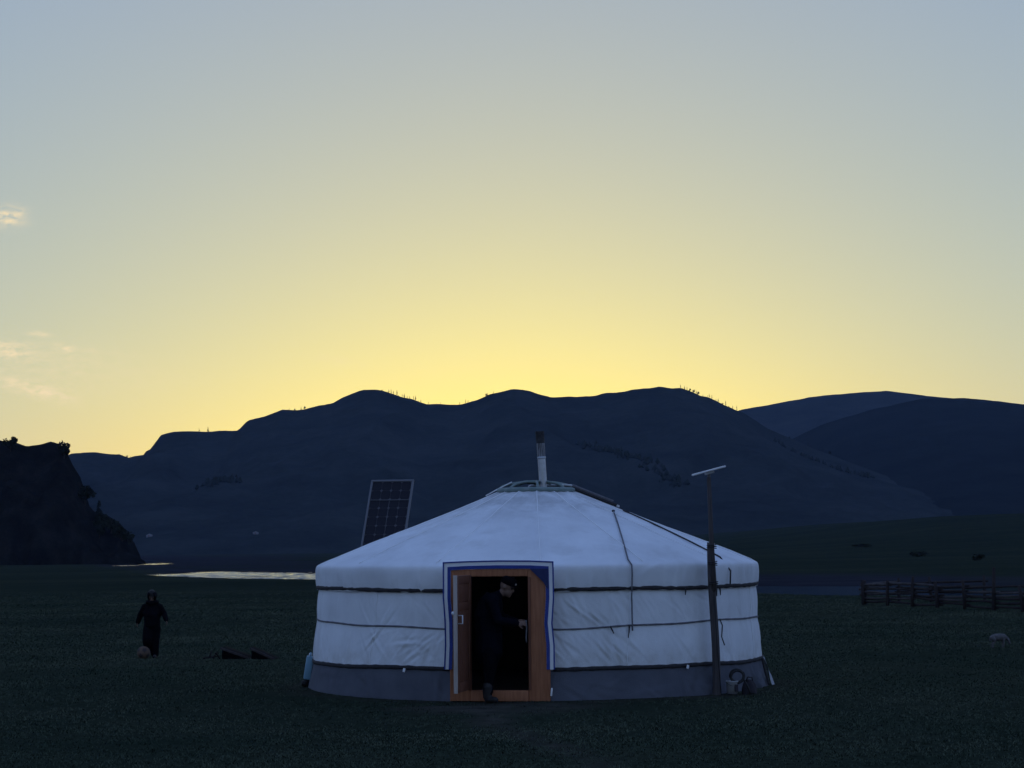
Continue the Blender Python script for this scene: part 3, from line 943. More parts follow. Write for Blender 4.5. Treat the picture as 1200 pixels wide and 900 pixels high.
# loose rope ends and small tags
for aw, z, ln, dx in ((R(16.5), 0.92, 0.09, 0.05), (R(21.3), 0.93, 0.16, -0.02), (R(37.5), 1.40, 0.10, 0.0), (R(48.5), 1.40, 0.13, 0.015), (R(50.0), 1.40, 0.12, 0.02), (R(47.0), 0.93, 0.24, 0.06), (R(-12), 0.9, 0.08, 0.02)):
    a = aw - GROT
    r_ = float(wall_r(z)) + 0.045
    MB().tube([pol(r_, a, z), pol(r_ + 0.005, a + dx * 0.15, z - ln * 0.5), pol(r_, a + dx * 0.3, z - ln)], [0.012, 0.010, 0.006], 6).build('rope_end', M['darkrope'], ger)
for aw, z in ((R(36.5), 0.375), (R(-33), 0.37), (R(-14.0), 1.18)):
    a = aw - GROT; p = Vector(pol(float(wall_r(z)) + 0.05, a, z))
    MB().box(p, (0.035, 0.012, 0.05), Matrix.Rotation(a, 3, 'Z') @ Matrix.Rotation(0.3, 3, 'Y'), 0.004).build('cloth_tag', M['whitetrim'], ger)
# loose skirt flap at the right side
fl = []
for f in np.linspace(0, 1, 10):
    fl.append([pol(float(wall_r(0.38 * (1 - f))) + 0.02 + 0.05 * f + 0.015 * math.sin(5 * f + g * 4), R(80) - GROT + (g - 0.5) * (0.03 + 0.02 * f), 0.39 - 0.385 * f) for g in np.linspace(0, 1, 8)])
link_mesh('skirt_flap', grid_mesh('skirt_flap', np.array(fl)), M['canvasgrey'], ger)
MB().tube([pol(float(wall_r(z)) + 0.03 + 0.02 * (0.4 - z), R(75) - GROT, z) for z in np.linspace(0.39, 0.02, 8)], 0.017, 6).build('skirt_tie', M['darkrope'], ger)

# doorway
fr = empty('door_frame'); fr.parent = ger
MB().box((-0.505, DOOR_Y, 0.83), (0.27, 0.09, 1.66), None, 0.008).build('jamb', M['orangewood'], fr)
MB().box((0.505, DOOR_Y, 0.83), (0.27, 0.09, 1.66), None, 0.008).build('jamb', M['orangewood'], fr)
MB().box((0, DOOR_Y - 0.002, 1.615), (0.738, 0.086, 0.09), None, 0.006).build('lintel', M['orangewood'], fr)
MB().box((0, DOOR_Y - 0.01, 0.068), (0.738, 0.11, 0.136), None, 0.008).build('threshold', M['orangewood'], fr)
for sx in (-1, 1):
    MB().box((sx * 0.39, DOOR_Y - 0.052, 0.85), (0.03, 0.02, 1.42), None, 0.004).build('moulding', M['redwood'], fr)
# door leaf swung outwards past the left jamb
leaf = empty('door_leaf', (-0.375, DOOR_Y - 0.06, 0)); leaf.parent = ger
leaf.rotation_euler = (0, 0, R(-94))
LW, LH, LZ = 0.70, 1.44, 0.15
for x in (0.05, LW - 0.05):
    MB().box((x, 0, LZ + LH / 2), (0.10, 0.045, LH), None, 0.006).build('stile', M['redwood'], leaf)
for z, h in ((LZ + 0.06, 0.12), (LZ + LH - 0.05, 0.10), (LZ + 1.06, 0.09)):
    MB().box((LW / 2, 0, z), (LW - 0.202, 0.043, h), None, 0.005).build('rail', M['redwood'], leaf)
for i in range(6):
    MB().box((0.1 + (i + 0.5) * 0.5 / 6, 0, LZ + 0.565), (0.5 / 6 - 0.006, 0.026, 0.888), None, 0.005).build('plank', M['redwood'], leaf)
MB().box((LW / 2, 0, LZ + 1.222), (0.497, 0.022, 0.232), None, 0.012).build('panel', M['redwood'], leaf)
MB().box((LW + 0.012, 0, LZ + LH / 2), (0.02, 0.05, LH + 0.01), None, 0.004).build('edge_glint_strip', M['paletone'], leaf)  # glint on the lit leaf edge, painted as a pale strip
hd = MB(); hd.tube([(LW - 0.05, 0.02, 1.10), (LW - 0.05, 0.075, 1.10), (LW - 0.05, 0.075, 1.0), (LW - 0.05, 0.02, 1.0)], 0.009, 6)
hd.ball((LW + 0.01, -0.03, 1.13), 0.024, 8)
hd.build('handle', M['whiteplastic'], leaf)
for z in (0.35, 1.35):
    MB().tube([(0.0, 0.0, z - 0.05), (0.0, 0.0, z + 0.05)], 0.012, 8).build('hinge', M['iron'], leaf)

# blue and white cloth border round the doorway
def border(name, inset, width, m_, y, seed):
    hw = 0.70 - inset; top = 1.752 - inset
    path = [(-hw - 0.01, 0.40), (-hw + 0.004, 0.7), (-hw, 1.0), (-hw - 0.02, 1.3), (-hw - 0.018, top - 0.04), (-hw - 0.018, top), (-0.4, top + 0.012), (0, top + 0.018), (0.4, top + 0.014), (hw, top), (hw, top - 0.05), (hw + 0.005, 1.3), (hw - 0.02, 0.98), (hw + 0.005, 0.7), (hw + 0.005, 0.40)]
    inn = []
    c = Vector((0, 0.9))
    n = len(path)
    for i, (x, z) in enumerate(path):
        if i <= 4: d = (1, 0)
        elif i == 5: d = (1, -1)
        elif i < 9: d = (0, -1)
        elif i == 9: d = (-1, -1)
        else: d = (-1, 0)
        inn.append((x + d[0] * width, z + d[1] * width))
    def yy(x, z):
        return y + 0.05 * max(0, abs(x) - 0.55) + 0.004 * math.sin(z * 9 + seed)
    vs_ = [(x, yy(x, z), z) for x, z in path] + [(x, yy(x, z), z) for x, z in inn]
    fs = [(i, i + 1, n + i + 1, n + i) for i in range(n - 1)]
    o = MB().add(vs_, fs).build(name, m_, None, smooth=False)
    md = o.modifiers.new('thick', 'SOLIDIFY'); md.thickness = 0.006; md.offset = 0
    return o


bd = border('door_border', 0.0, 0.102, M['whitetrim'], DOOR_Y - 0.058, 0); bd.parent = ger
b1 = border('blue_stripe', -0.004, 0.017, M['bluetrim'], DOOR_Y - 0.064, 0); b1.parent = bd
b2 = border('blue_stripe', 0.058, 0.042, M['bluetrim'], DOOR_Y - 0.065, 0); b2.parent = bd
# hanging cloth corner over the right end of the lintel
MB().add([(0.40, DOOR_Y - 0.072, 1.665), (0.635, DOOR_Y - 0.072, 1.665), (0.635, DOOR_Y - 0.074, 1.40), (0.57, DOOR_Y - 0.078, 1.50)], [(0, 3, 2, 1)]).build('cloth_corner', M['navycloth'], bd, smooth=False)
MB().box((0.665, DOOR_Y - 0.07, 0.12), (0.022, 0.012, 0.10), Matrix.Rotation(0.1, 3, 'Y'), 0.003).build('cloth_tag', M['whitetrim'], ger)

# ------------------------------------------------------------------ stove pipe through the crown
sp = empty('stove_pipe', (0.445, 29.15, 0.05))
tag(sp, 'tall leaning galvanised stove pipe with sooty top rising through the tent crown', 'stove pipe')
MB().tube([(0.0, 0, 0.55), (0.0, 0, 2.5), (-0.035, 0, 3.15)], 0.056, 20, cap=False).build('pipe', M['steel'], sp)
MB().tube([(-0.035, 0, 3.145), (-0.048, 0, 3.40)], 0.0575, 20, cap=False).build('upper_pipe', M['sootysteel'], sp)
top = MB(); top.tube([(-0.0475, 0, 3.36), (-0.056, 0, 3.53)], [0.060, 0.063], 20, cap=False); top.tube([(-0.056, 0, 3.53), (-0.056, 0, 3.40)], [0.063, 0.055], 20, cap=False)
top.build('pipe_top', M['soot'], sp)
for z in (2.62, 3.14):
    MB().tube([(-0.034 * max(0, (z - 2.5) / .65), 0, z), (-0.034 * max(0, (z + .02 - 2.5) / .65), 0, z + 0.03)], 0.061, 20).build('collar', M['steel'], sp)
MB().box((0, 0, 0.33), (0.38, 0.55, 0.36), None, 0.02).build('stove_body', M['iron'], sp)
for sx in (-1, 1):
    for sy in (-1, 1):
        MB().tube([(sx * 0.16, sy * 0.23, 0), (sx * 0.14, sy * 0.2, 0.17)], 0.018, 6).build('leg', M['iron'], sp)

# ------------------------------------------------------------------ antenna pole at the right of the tent
pole = empty('antenna_pole', (2.63, 26.90, 0))
tag(pole, 'weathered wooden pole with thin mast lashed upright against the tent wall', 'pole')
wob = [(0.012 * math.sin(3 * z), 0.01 * math.sin(2 * z + 1), z) for z in np.linspace(-0.2, 1.98, 12)]
MB().tube([(x - 0.022 * z, y, z) for x, y, z in wob], [0.054 - 0.006 * k / 11 for k in range(12)], 12).build('post', M['oldpole'], pole)
MB().tube([(-0.012, -0.055, 1.35), (-0.045, -0.05, 2.1), (-0.062, -0.045, 2.83)], [0.034, 0.032, 0.028], 10).build('mast', M['oldpole'], pole)
for z in (1.42, 1.68, 1.9):
    MB().tube([(0.06 * math.cos(q) - 0.026 * z + 0.012, 0.085 * math.sin(q) - 0.025, z + 0.004 * q) for q in np.linspace(0, 4 * PI, 40)], 0.007, 5).build('lashing', M['darkrope'], pole)
MB().tube([(0.055, -0.01, 0.98), (0.085, -0.03, 0.9), (0.075, -0.02, 0.75), (0.11, -0.03, 0.64)], 0.008, 6).build('rope_end', M['darkrope'], pole)
MB().tube([(-0.02, -0.065, 1.3), (0.01, -0.075, 0.6), (0.05, -0.08, 0.02)], 0.006, 5).build('cable', M['rubber'], pole)

dish = empty('flat_antenna', (2.568, 26.855, 2.83))
tag(dish, 'thin tilted white flat panel antenna on top of the pole', 'antenna')
rt_ = Matrix.Rotation(R(-14.5), 3, 'Y') @ Matrix.Rotation(R(1.0), 3, 'X')
MB().box((0, 0, 0.085), (0.435, 0.28, 0.024), rt_, 0.010).build('panel', M['whiteplastic'], dish)
MB().box((0.01, 0, 0.058), (0.12, 0.12, 0.03), rt_, 0.01).build('bracket', M['whiteplastic'], dish)
MB().tube([(0, 0, -0.05), (0.004, 0, 0.06)], 0.020, 10).build('stem', M['alu'], dish)

# ------------------------------------------------------------------ solar panel standing behind the tent
sol = empty('solar_panel', (-1.98, 32.75, 0))
tag(sol, 'dark solar panel with grey metal frame tilted on posts behind the tent', 'solar panel')
PW, PH = 0.70, 1.55
tilt = empty('panel_face', (0.07, -0.15, 3.02)); tilt.parent = sol
tilt.rotation_euler = (Matrix.Rotation(R(-11), 3, 'Z') @ Matrix.Rotation(R(-32), 3, 'X')).to_euler()
# local: x right, z up along the panel (origin at the top edge middle), y back
for z in (-0.016, -PH + 0.016):
    MB().box((0, 0, z), (PW, 0.035, 0.032), None, 0.003).build('frame_bar', M['alu'], tilt)
for sx in (-1, 1):
    MB().box((sx * (PW / 2 - 0.016), 0, -PH / 2), (0.032, 0.034, PH - 0.066), None, 0.003).build('frame_bar', M['alu'], tilt)
MB().box((0, 0.004, -PH / 2), (PW - 0.062, 0.012, PH - 0.062)).build('backsheet', M['backsheet'], tilt)
cw = (PW - 0.07) / 4
cellme = None
for c in range(4):
    for r_ in range(9):
        x = -PW / 2 + 0.035 + (c + 0.5) * cw; z = -0.036 - (r_ + 0.5) * (PH - 0.072) / 9
        if cellme is None:
            h = cw / 2 - 0.0025; k = 0.022; hz = (PH - 0.072) / 18 - 0.0025
            ring = [(-h + k, -hz), (h - k, -hz), (h, -hz + k), (h, hz - k), (h - k, hz), (-h + k, hz), (-h, hz - k), (-h, -hz + k)]
            cm = MB().add([(a, -0.001, b) for a, b in ring] + [(a, 0.002, b) for a, b in ring], [tuple(range(8))] + [(i, i + 8, (i + 1) % 8 + 8, (i + 1) % 8) for i in range(8)])
            cellme = cm.mesh('cell'); cellme.materials.append(M['cell'])
        o = bpy.data.objects.new('cell', cellme); COL.objects.link(o); o.parent = tilt; o.location = (x, -0.0035, z)
MB().box((0, -0.012, -0.385), (PW - 0.064, 0.006, 0.009)).build('crossbar', M['alu'], tilt)
MB().box((0, -0.006, -0.80), (0.010, 0.005, 0.80)).build('busbar', M['backsheet'], tilt)
for sx in (-1, 1):
    MB().tube([(sx * 0.18 - 0.10, 0.12, 0), (sx * 0.18 - 0.02, 0.06, 2.55)], 0.028, 8).build('post', M['alu'], sol)
MB().tube([(-0.08, 0.95, 0), (-0.06, 0.12, 2.1)], 0.022, 8).build('brace', M['alu'], sol)

# ------------------------------------------------------------------ small things round the tent
jc = empty('jerry_can', (-2.935, 29.16, 0.10), R(6))
tag(jc, 'slim light blue plastic can leaning against the left side of the tent', 'can')
lean = Matrix.Rotation(R(9), 3, 'Y')
autosmooth(MB().box(lean @ Vector((0, 0, 0.17)), (0.10, 0.22, 0.33), lean, 0.022).build('body', M['blueplastic'], jc))
MB().tube([lean @ Vector((0, -0.07, 0.335)), lean @ Vector((0, -0.05, 0.38)), lean @ Vector((0, 0.03, 0.38)), lean @ Vector((0, 0.05, 0.335))], 0.011, 6).build('handle', M['blueplastic'], jc)
MB().tube([lean @ Vector((0, 0.085, 0.33)), lean @ Vector((0, 0.085, 0.37))], 0.024, 10).build('cap', M['whiteplastic'], jc)


def rock(name, loc, s, seed, m_, label, cat, group=None):
    me_ = bpy.data.meshes.new(name); bm = bmesh.new(); bmesh.ops.create_icosphere(bm, subdivisions=2, radius=1)
    r_ = random.Random(seed)
    off = [Vector((r_.gauss(0, 1), r_.gauss(0, 1), r_.gauss(0, 1))).normalized() for _ in range(9)]
    for v_ in bm.verts:
        k = 1.0
        for q in off:
            k = min(k, 1.35 - 0.62 * max(0, v_.co.normalized().dot(q)))
        v_.co = Vector((v_.co.x * s[0] * k, v_.co.y * s[1] * k, v_.co.z * s[2] * k))
    bm.to_mesh(me_); bm.free()
    o = link_mesh(name, me_, m_, None, smooth=False); o.location = loc
    return tag(o, label, cat, group)


rock('stone', (-2.945, 29.14, 0.05), (0.09, 0.13, 0.07), 3, M['blackstone'], 'dark stone under the light blue can beside the tent', 'stone')

bk = empty('bucket', (2.83, 26.88, 0.0), 0.4)
tag(bk, 'small dull white plastic bucket standing beside the wooden pole', 'bucket')
MB().lathe([(0.002, 0.012), (0.066, 0.012), (0.078, 0.165), (0.083, 0.17), (0.083, 0.182), (0.076, 0.182), (0.064, 0.03), (0.002, 0.03)], 28, cap=False).build('body', M['dullwhite'], bk)
MB().tube([(0.083 * math.cos(q), 0, 0.165 + 0.0 - 0.09 * math.sin(q) * 0.6 + 0.0) if False else (0.084 * math.cos(q), -0.03 * math.sin(q) - 0.04 * math.sin(q), 0.165 - 0.05 * math.sin(q)) for q in np.linspace(0, PI, 14)], 0.004, 5).build('handle', M['iron'], bk)
MB().box((0.02, -0.077, 0.09), (0.05, 0.012, 0.09), Matrix.Rotation(-0.08, 3, 'X'), 0.003).build('label_patch', M['bagcloth'], bk)

hs = empty('hose_coil', (2.90, 26.93, 0.16))
tag(hs, 'black rubber hose coil slumped over the white bucket', 'hose')
hp = []
for i, q in enumerate(np.linspace(0, 6.2 * PI, 120)):
    hp.append((0.085 * math.cos(q) * (1 + 0.1 * math.sin(q * 0.37)), -0.035 + 0.03 * math.sin(q * 0.31) + 0.02 * math.sin(q), 0.075 + 0.08 * math.sin(q) + 0.012 * math.sin(q * .7)))
MB().tube(hp, 0.013, 7).build('coil', M['rubber'], hs)
MB().tube([(0.08, -0.04, 0.04), (0.13, -0.06, -0.05), (0.16, -0.08, -0.14)], 0.013, 7).build('hose_end', M['rubber'], hs)

bg_ = empty('bag', (3.07, 27.02, 0.0), 0.3)
tag(bg_, 'small dark cloth bag slumped on the ground right of the hose coil', 'bag')
bb = []
for i in range(9):
    f = i / 8
    bb.append([((0.105 * (1 - 0.55 * f ** 2) + 0.012 * math.sin(4 * a + 3 * f)) * math.cos(a), (0.075 * (1 - 0.6 * f ** 2)) * math.sin(a), 0.005 + 0.17 * f + 0.01 * math.sin(3 * a)) for a in np.linspace(0, 2 * PI, 25)[:-1]])
bb.append([(0.02 * math.cos(a), 0.015 * math.sin(a), 0.185) for a in np.linspace(0, 2 * PI, 25)[:-1]])
link_mesh('sack', grid_mesh('sack', np.array(bb), closed=True), M['bagcloth'], bg_)
MB().tube([(-0.05, 0, 0.16), (-0.03, -0.02, 0.22), (0.03, -0.02, 0.215), (0.05, 0, 0.15)], 0.009, 6).build('strap', M['bagcloth'], bg_)

# low wedge shaped ramps on the grass at the left
def wedge(loc, rz, L_, H_, W_, label):
    w = empty('wooden_ramp', loc, rz)
    tag(w, label, 'ramp', 'low ramps lying on the grass')
    ang = math.atan2(H_, L_)
    rot = Matrix.Rotation(ang, 3, 'Y')
    MB().box((L_ / 2 - 0.01, 0, H_ / 2 + 0.012), (math.hypot(L_, H_) + 0.06, W_, 0.022), rot, 0.004).build('top_board', M['blackcloth'], w)
    MB().box((L_ / 2 - 0.01, -W_ / 2 - 0.012, H_ / 2 + 0.006), (math.hypot(L_, H_) + 0.05, 0.022, 0.04), rot, 0.004).build('edge_batten', M['fencepale'], w)
    for sy in (-1, 1):
        yy_ = sy * (W_ / 2 - 0.02)
        MB().add([(0.02, yy_ - 0.012, 0), (L_ - 0.05, yy_ - 0.012, 0), (0.02, yy_ - 0.012, H_ - 0.012), (0.02, yy_ + 0.012, 0), (L_ - 0.05, yy_ + 0.012, 0), (0.02, yy_ + 0.012, H_ - 0.012)],
                 [(0, 1, 2), (5, 4, 3), (0, 3, 4, 1), (1, 4, 5, 2), (2, 5, 3, 0)]).build('side_board', M['blackcloth'], w, smooth=False)
    MB().box((0.0, 0, H_ / 2), (0.024, W_ - 0.04, H_ - 0.012), None, 0.003).build('end_board', M['blackcloth'], w)


wedge((-5.17, 36.9, 0.0), R(-6), 0.52, 0.18, 0.42, 'low dark wedge with pale sloping edge, next to the scattered sticks')
wedge((-4.63, 36.7, 0.0), R(-4), 0.40, 0.18, 0.40, 'low dark wedge on the grass between the other wedge and the tent')
st = empty('stick_pile', (-5.40, 36.85, 0.0))
tag(st, 'few short broken sticks lying on the grass beside the low wedges', 'sticks')
for x0, y0, z0, x1, y1, z1 in ((-0.16, 0, 0.01, 0.05, 0.05, 0.03), (-0.05, 0.02, 0.02, -0.01, 0.05, 0.15), (0.02, -0.02, 0.01, 0.09, 0.03, 0.12), (0.07, -0.04, 0.11, 0.14, 0.0, 0.0), (-0.10, 0.06, 0.02, 0.12, 0.04, 0.04)):
    MB().tube([(x0, y0, z0), ((x0 + x1) / 2, (y0 + y1) / 2 + 0.01, (z0 + z1) / 2 + 0.01), (x1, y1, z1)], [0.016, 0.013, 0.010], 6).build('stick', M['fencewood'], st)


# ------------------------------------------------------------------ figures: one continuous surface from overlapping tapered forms
def figure(name, prims, voxel, mats, parent, smooth_iter=6):
    mb = MB()
    for pm in prims:
        kind, k = pm[0], pm[-1]
        if kind == 'c':
            p0, r0, p1, r1 = Vector(pm[1]), pm[2], Vector(pm[3]), pm[4]
            n = 7
            pts = [p0.lerp(p1, i / n) for i in range(n + 1)]
            d = (p1 - p0).normalized()
            pts = [p0 - d * r0 * 0.7] + pts + [p1 + d * r1 * 0.7]
            rad = [r0 * 0.62] + [r0 + (r1 - r0) * i / n for i in range(n + 1)] + [r1 * 0.62]
            mb.tube(pts, rad, 12)
        else:
            mb.ball(pm[1], pm[2], 16, rot=pm[3])
    me_ = mb.mesh(name + '_src')
    ob = bpy.data.objects.new(name + '_src', me_); COL.objects.link(ob)
    md = ob.modifiers.new('remesh', 'REMESH'); md.mode = 'VOXEL'; md.voxel_size = voxel
    ms = ob.modifiers.new('smooth', 'SMOOTH'); ms.factor = 0.5; ms.iterations = smooth_iter
    dg = bpy.context.evaluated_depsgraph_get()
    out = bpy.data.meshes.new_from_object(ob.evaluated_get(dg), depsgraph=dg)
    bpy.data.objects.remove(ob); bpy.data.meshes.remove(me_)
    out.name = name
    out.materials.clear()
    for m_ in mats:
        out.materials.append(m_)
    n = len(out.polygons)
    C = np.zeros(n * 3); out.polygons.foreach_get('center', C); C = C.reshape(-1, 3)
    best = np.full(n, 1e9); idx = np.zeros(n, int)
    for pm in prims:
        if pm[0] == 'c':
            p0, p1 = np.array(pm[1]), np.array(pm[3]); d = p1 - p0
            t = np.clip(((C - p0) @ d) / max(d @ d, 1e-9), 0, 1)
            dist = np.linalg.norm(C - (p0 + t[:, None] * d), axis=1) - (pm[2] + (pm[4] - pm[2]) * t)
        else:
            q = C - np.array(pm[1])
            if pm[3] is not None:
                q = q @ np.array(pm[3])
            rr = np.array(pm[2])
            dist = (np.linalg.norm(q / rr, axis=1) - 1) * rr.min()
        better = dist < best
        best[better] = dist[better]; idx[better] = pm[-1]
    out.polygons.foreach_set('material_index', idx.astype(np.int32))
    return link_mesh(name, out, mats, parent)


def hand(prims, wrist, d, palm_n, thumb_side, s, k, curl=0.5):
    """palm and five bent fingers; d points along the hand"""
    d = Vector(d).normalized(); n = Vector(palm_n).normalized(); n = (n - d * n.dot(d)).normalized()
    side = d.cross(n) * thumb_side
    w = Vector(wrist)
    rot = Matrix((side, d, n)).transposed()
    prims.append(('e', tuple(w + d * 0.045 * s), (0.040 * s, 0.050 * s, 0.018 * s), rot, k))
    for i, (o, ln) in enumerate(((0.030, 0.066), (0.010, 0.075), (-0.011, 0.070), (-0.031, 0.054))):
        b = w + d * 0.085 * s + side * o * s
        m1 = b + (d * math.cos(curl) + n * math.sin(curl)) * ln * 0.5 * s
        m2 = m1 + (d * math.cos(curl * 2.2) + n * math.sin(curl * 2.2)) * ln * 0.5 * s
        prims.append(('c', tuple(b), 0.0095 * s, tuple(m1), 0.009 * s, k)); prims.append(('c', tuple(m1), 0.009 * s, tuple(m2), 0.0075 * s, k))
    b = w + d * 0.03 * s + side * 0.034 * s
    m1 = b + (d * 0.6 + side * 0.7 + n * 0.25).normalized() * 0.036 * s
    m2 = m1 + (d * 0.85 + side * 0.15 + n * 0.45).normalized() * 0.03 * s
    prims.append(('c', tuple(b), 0.012 * s, tuple(m1), 0.0105 * s, k)); prims.append(('c', tuple(m1), 0.0105 * s, tuple(m2), 0.0085 * s, k))


def head(prims, c, fwd, up, s, k):
    fwd = Vector(fwd).normalized(); up = Vector(up); up = (up - fwd * up.dot(fwd)).normalized(); side = fwd.cross(up)
    rot = Matrix((side, fwd, up)).transposed(); c = Vector(c)
    E3 = lambda p, r_: prims.append(('e', tuple(c + rot @ Vector(p) * s), tuple(x * s for x in r_), rot, k))
    E3((0, -0.01, 0.02), (0.075, 0.095, 0.10)); E3((0, 0.025, -0.055), (0.058, 0.068, 0.065)); E3((0, 0.092, -0.015), (0.013, 0.022, 0.026))
    E3((0, 0.078, -0.07), (0.024, 0.014, 0.010)); E3((0, 0.07, -0.098), (0.025, 0.02, 0.018))
    for sx in (-1, 1):
        E3((sx * 0.078, -0.005, -0.005), (0.010, 0.020, 0.032)); E3((sx * 0.035, 0.068, 0.028), (0.024, 0.018, 0.010))
    return rot


def face_parts(root, c, rot, s):
    c = Vector(c)
    for sx in (-1, 1):
        MB().ball(c + rot @ Vector((sx * 0.031, 0.079, 0.008)) * s, 0.011 * s, 8).build('eye', M['eye'], root)
    MB().tube([c + rot @ Vector((x, 0.088 - abs(x) * 0.5, -0.068)) * s for x in (-0.022, 0, 0.022)], 0.003 * s, 5).build('mouth', M['redwood'], root)


# person in the doorway, stooping to the right with hands together, one boot outside the threshold
p1 = empty('person', (-0.335, 26.02, 0))
tag(p1, 'person in dark coat and cap stooping in the tent doorway, hands held out', 'person')
P = []
COAT, TROU, SKIN, BOOT = 0, 1, 2, 3
P += [('c', (0.02, 0.08, 0.86), 0.17, (-0.01, 0.10, 1.08), 0.175, COAT), ('c', (-0.01, 0.10, 1.05), 0.175, (0.05, 0.10, 1.24), 0.16, COAT),
      ('c', (0.06, -0.05, 1.26), 0.088, (0.06, 0.24, 1.26), 0.088, COAT), ('c', (0.07, 0.10, 1.28), 0.09, (0.155, 0.09, 1.34), 0.062, COAT),
      ('c', (0.02, 0.08, 0.84), 0.175, (0.01, 0.06, 0.60), 0.185, COAT),
      ('c', (0.15, 0.09, 1.32), 0.052, (0.205, 0.08, 1.385), 0.05, SKIN)]
P += [('c', (0.06, -0.09, 1.26), 0.078, (0.13, -0.15, 1.02), 0.066, COAT), ('c', (0.13, -0.15, 1.02), 0.064, (0.355, -0.12, 0.985), 0.047, COAT),
      ('c', (0.06, 0.27, 1.26), 0.078, (0.17, 0.31, 1.04), 0.066, COAT), ('c', (0.17, 0.31, 1.04), 0.064, (0.365, 0.06, 1.00), 0.047, COAT)]
P += [('c', (0.01, 0.02, 0.78), 0.105, (0.02, -0.10, 0.45), 0.082, TROU), ('c', (0.02, -0.10, 0.45), 0.080, (0.0, -0.14, 0.12), 0.062, TROU),
      ('c', (0.02, 0.16, 0.78), 0.105, (0.05, 0.26, 0.48), 0.082, TROU), ('c', (0.05, 0.26, 0.48), 0.080, (0.0, 0.34, 0.17), 0.062, TROU)]
P += [('c', (-0.005, -0.145, 0.20), 0.068, (-0.005, -0.145, 0.06), 0.055, BOOT), ('c', (-0.01, -0.14, 0.045), 0.045, (0.10, -0.22, 0.038), 0.038, BOOT),
      ('c', (0.0, 0.34, 0.24), 0.068, (0.0, 0.34, 0.12), 0.055, BOOT), ('c', (0.0, 0.34, 0.098), 0.045, (0.13, 0.30, 0.092), 0.038, BOOT)]
hand(P, (0.37, -0.118, 0.985), (1, 0.10, -0.02), (0, 0.9, -0.5), -1, 1.0, SKIN, 0.7)
hand(P, (0.38, 0.045, 1.0), (1, -0.30, -0.05), (0, -0.9, -0.5), 1, 1.0, SKIN, 0.7)
hc = (0.255, 0.07, 1.435)
rot = head(P, hc, (0.82, -0.42, -0.40), (0.35, -0.1, 0.9), 1.0, SKIN)
figure('body', P, 0.0085, [M['navycoat'], M['blackcloth'], M['skin'], M['boots']], p1)
face_parts(p1, hc, rot, 1.0)
capm = MB()
prof_c = [(0.094, 0.0), (0.099, 0.03), (0.092, 0.065), (0.065, 0.092), (0.02, 0.102), (0.001, 0.103)]
cvs = MB().lathe(prof_c, 24, cap=False)
capo = MB(); capo.add([Vector(hc) + rot @ Vector((v_[0] * 0.9, v_[1] * 1.08 - 0.01, v_[2] + 0.035)) for v_ in cvs.v], cvs.f)
capo.add([Vector(hc) + rot @ Vector(v_) for v_ in [(x, 0.085 + 0.075 * math.cos(x / 0.075 * PI / 2), 0.040 - 0.12 * abs(x) ** 1.5) for x in np.linspace(-0.075, 0.075, 9)] + [(x, 0.05, 0.047) for x in np.linspace(-0.075, 0.075, 9)]], [(i, i + 1, i + 10, i + 9) for i in range(8)])
cp = capo.build('cap', M['blackcloth'], p1)
MB().box(Vector(hc) + rot @ Vector((0, 0.097, 0.075)), (0.032, 0.006, 0.024), rot, 0.002).build('patch', M['paletone'], cp)
MB().tube([(0.485, -0.06, 1.02), (0.492, -0.05, 0.93), (0.485, -0.05, 0.80), (0.49, -0.05, 0.74)], 0.009, 6).build('strap', M['greyrope'], p1)

# child walking on the grass behind a ball
p2 = empty('person', (-6.51, 37.06, 0))
tag(p2, 'child in dark jacket and trousers, hood added to darken the face, walking on the grass behind a ball', 'person')
P = []
P += [('c', (0, 0, 0.60), 0.145, (0, -0.01, 0.80), 0.150, COAT), ('c', (-0.055, 0, 0.80), 0.125, (-0.045, 0, 0.91), 0.10, COAT), ('c', (0.055, 0, 0.80), 0.125, (0.045, 0, 0.91), 0.10, COAT),
      ('c', (-0.13, 0, 0.925), 0.072, (0.13, 0, 0.925), 0.072, COAT), ('c', (0, 0.01, 0.95), 0.10, (0, 0.015, 1.03), 0.085, COAT), ('c', (0, -0.01, 1.0), 0.04, (0, -0.02, 1.06), 0.04, SKIN),
      ('c', (-0.05, 0, 0.62), 0.10, (-0.045, -0.005, 0.56), 0.10, COAT), ('c', (0.05, 0, 0.62), 0.10, (0.045, 0, 0.56), 0.10, COAT)]
P += [('c', (-0.14, 0, 0.915), 0.062, (-0.225, 0.05, 0.77), 0.054, COAT), ('c', (-0.225, 0.05, 0.77), 0.052, (-0.265, 0.04, 0.655), 0.044, COAT),
      ('c', (0.14, 0, 0.915), 0.062, (0.225, -0.03, 0.79), 0.054, COAT), ('c', (0.225, -0.03, 0.79), 0.052, (0.275, -0.13, 0.70), 0.044, COAT)]
hand(P, (-0.268, 0.035, 0.648), (-0.2, -0.2, -1), (1, 0, -0.2), 1, 0.66, SKIN, 0.55)
hand(P, (0.278, -0.135, 0.692), (0.25, -0.1, -1), (-1, 0, -0.2), -1, 0.66, SKIN, 0.55)
P += [('c', (-0.06, 0, 0.56), 0.100, (-0.070, -0.14, 0.34), 0.084, TROU), ('c', (-0.070, -0.14, 0.34), 0.082, (-0.075, 0.02, 0.14), 0.066, TROU),
      ('c', (0.06, 0, 0.56), 0.100, (0.055, -0.02, 0.32), 0.084, TROU), ('c', (0.055, -0.02, 0.32), 0.082, (0.05, 0.0, 0.08), 0.070, TROU)]
P += [('c', (-0.075, 0.03, 0.09), 0.042, (-0.085, -0.07, 0.055), 0.032, BOOT), ('c', (0.05, 0.01, 0.045), 0.042, (0.06, -0.11, 0.036), 0.034, BOOT)]
hc = (0, -0.03, 1.115)
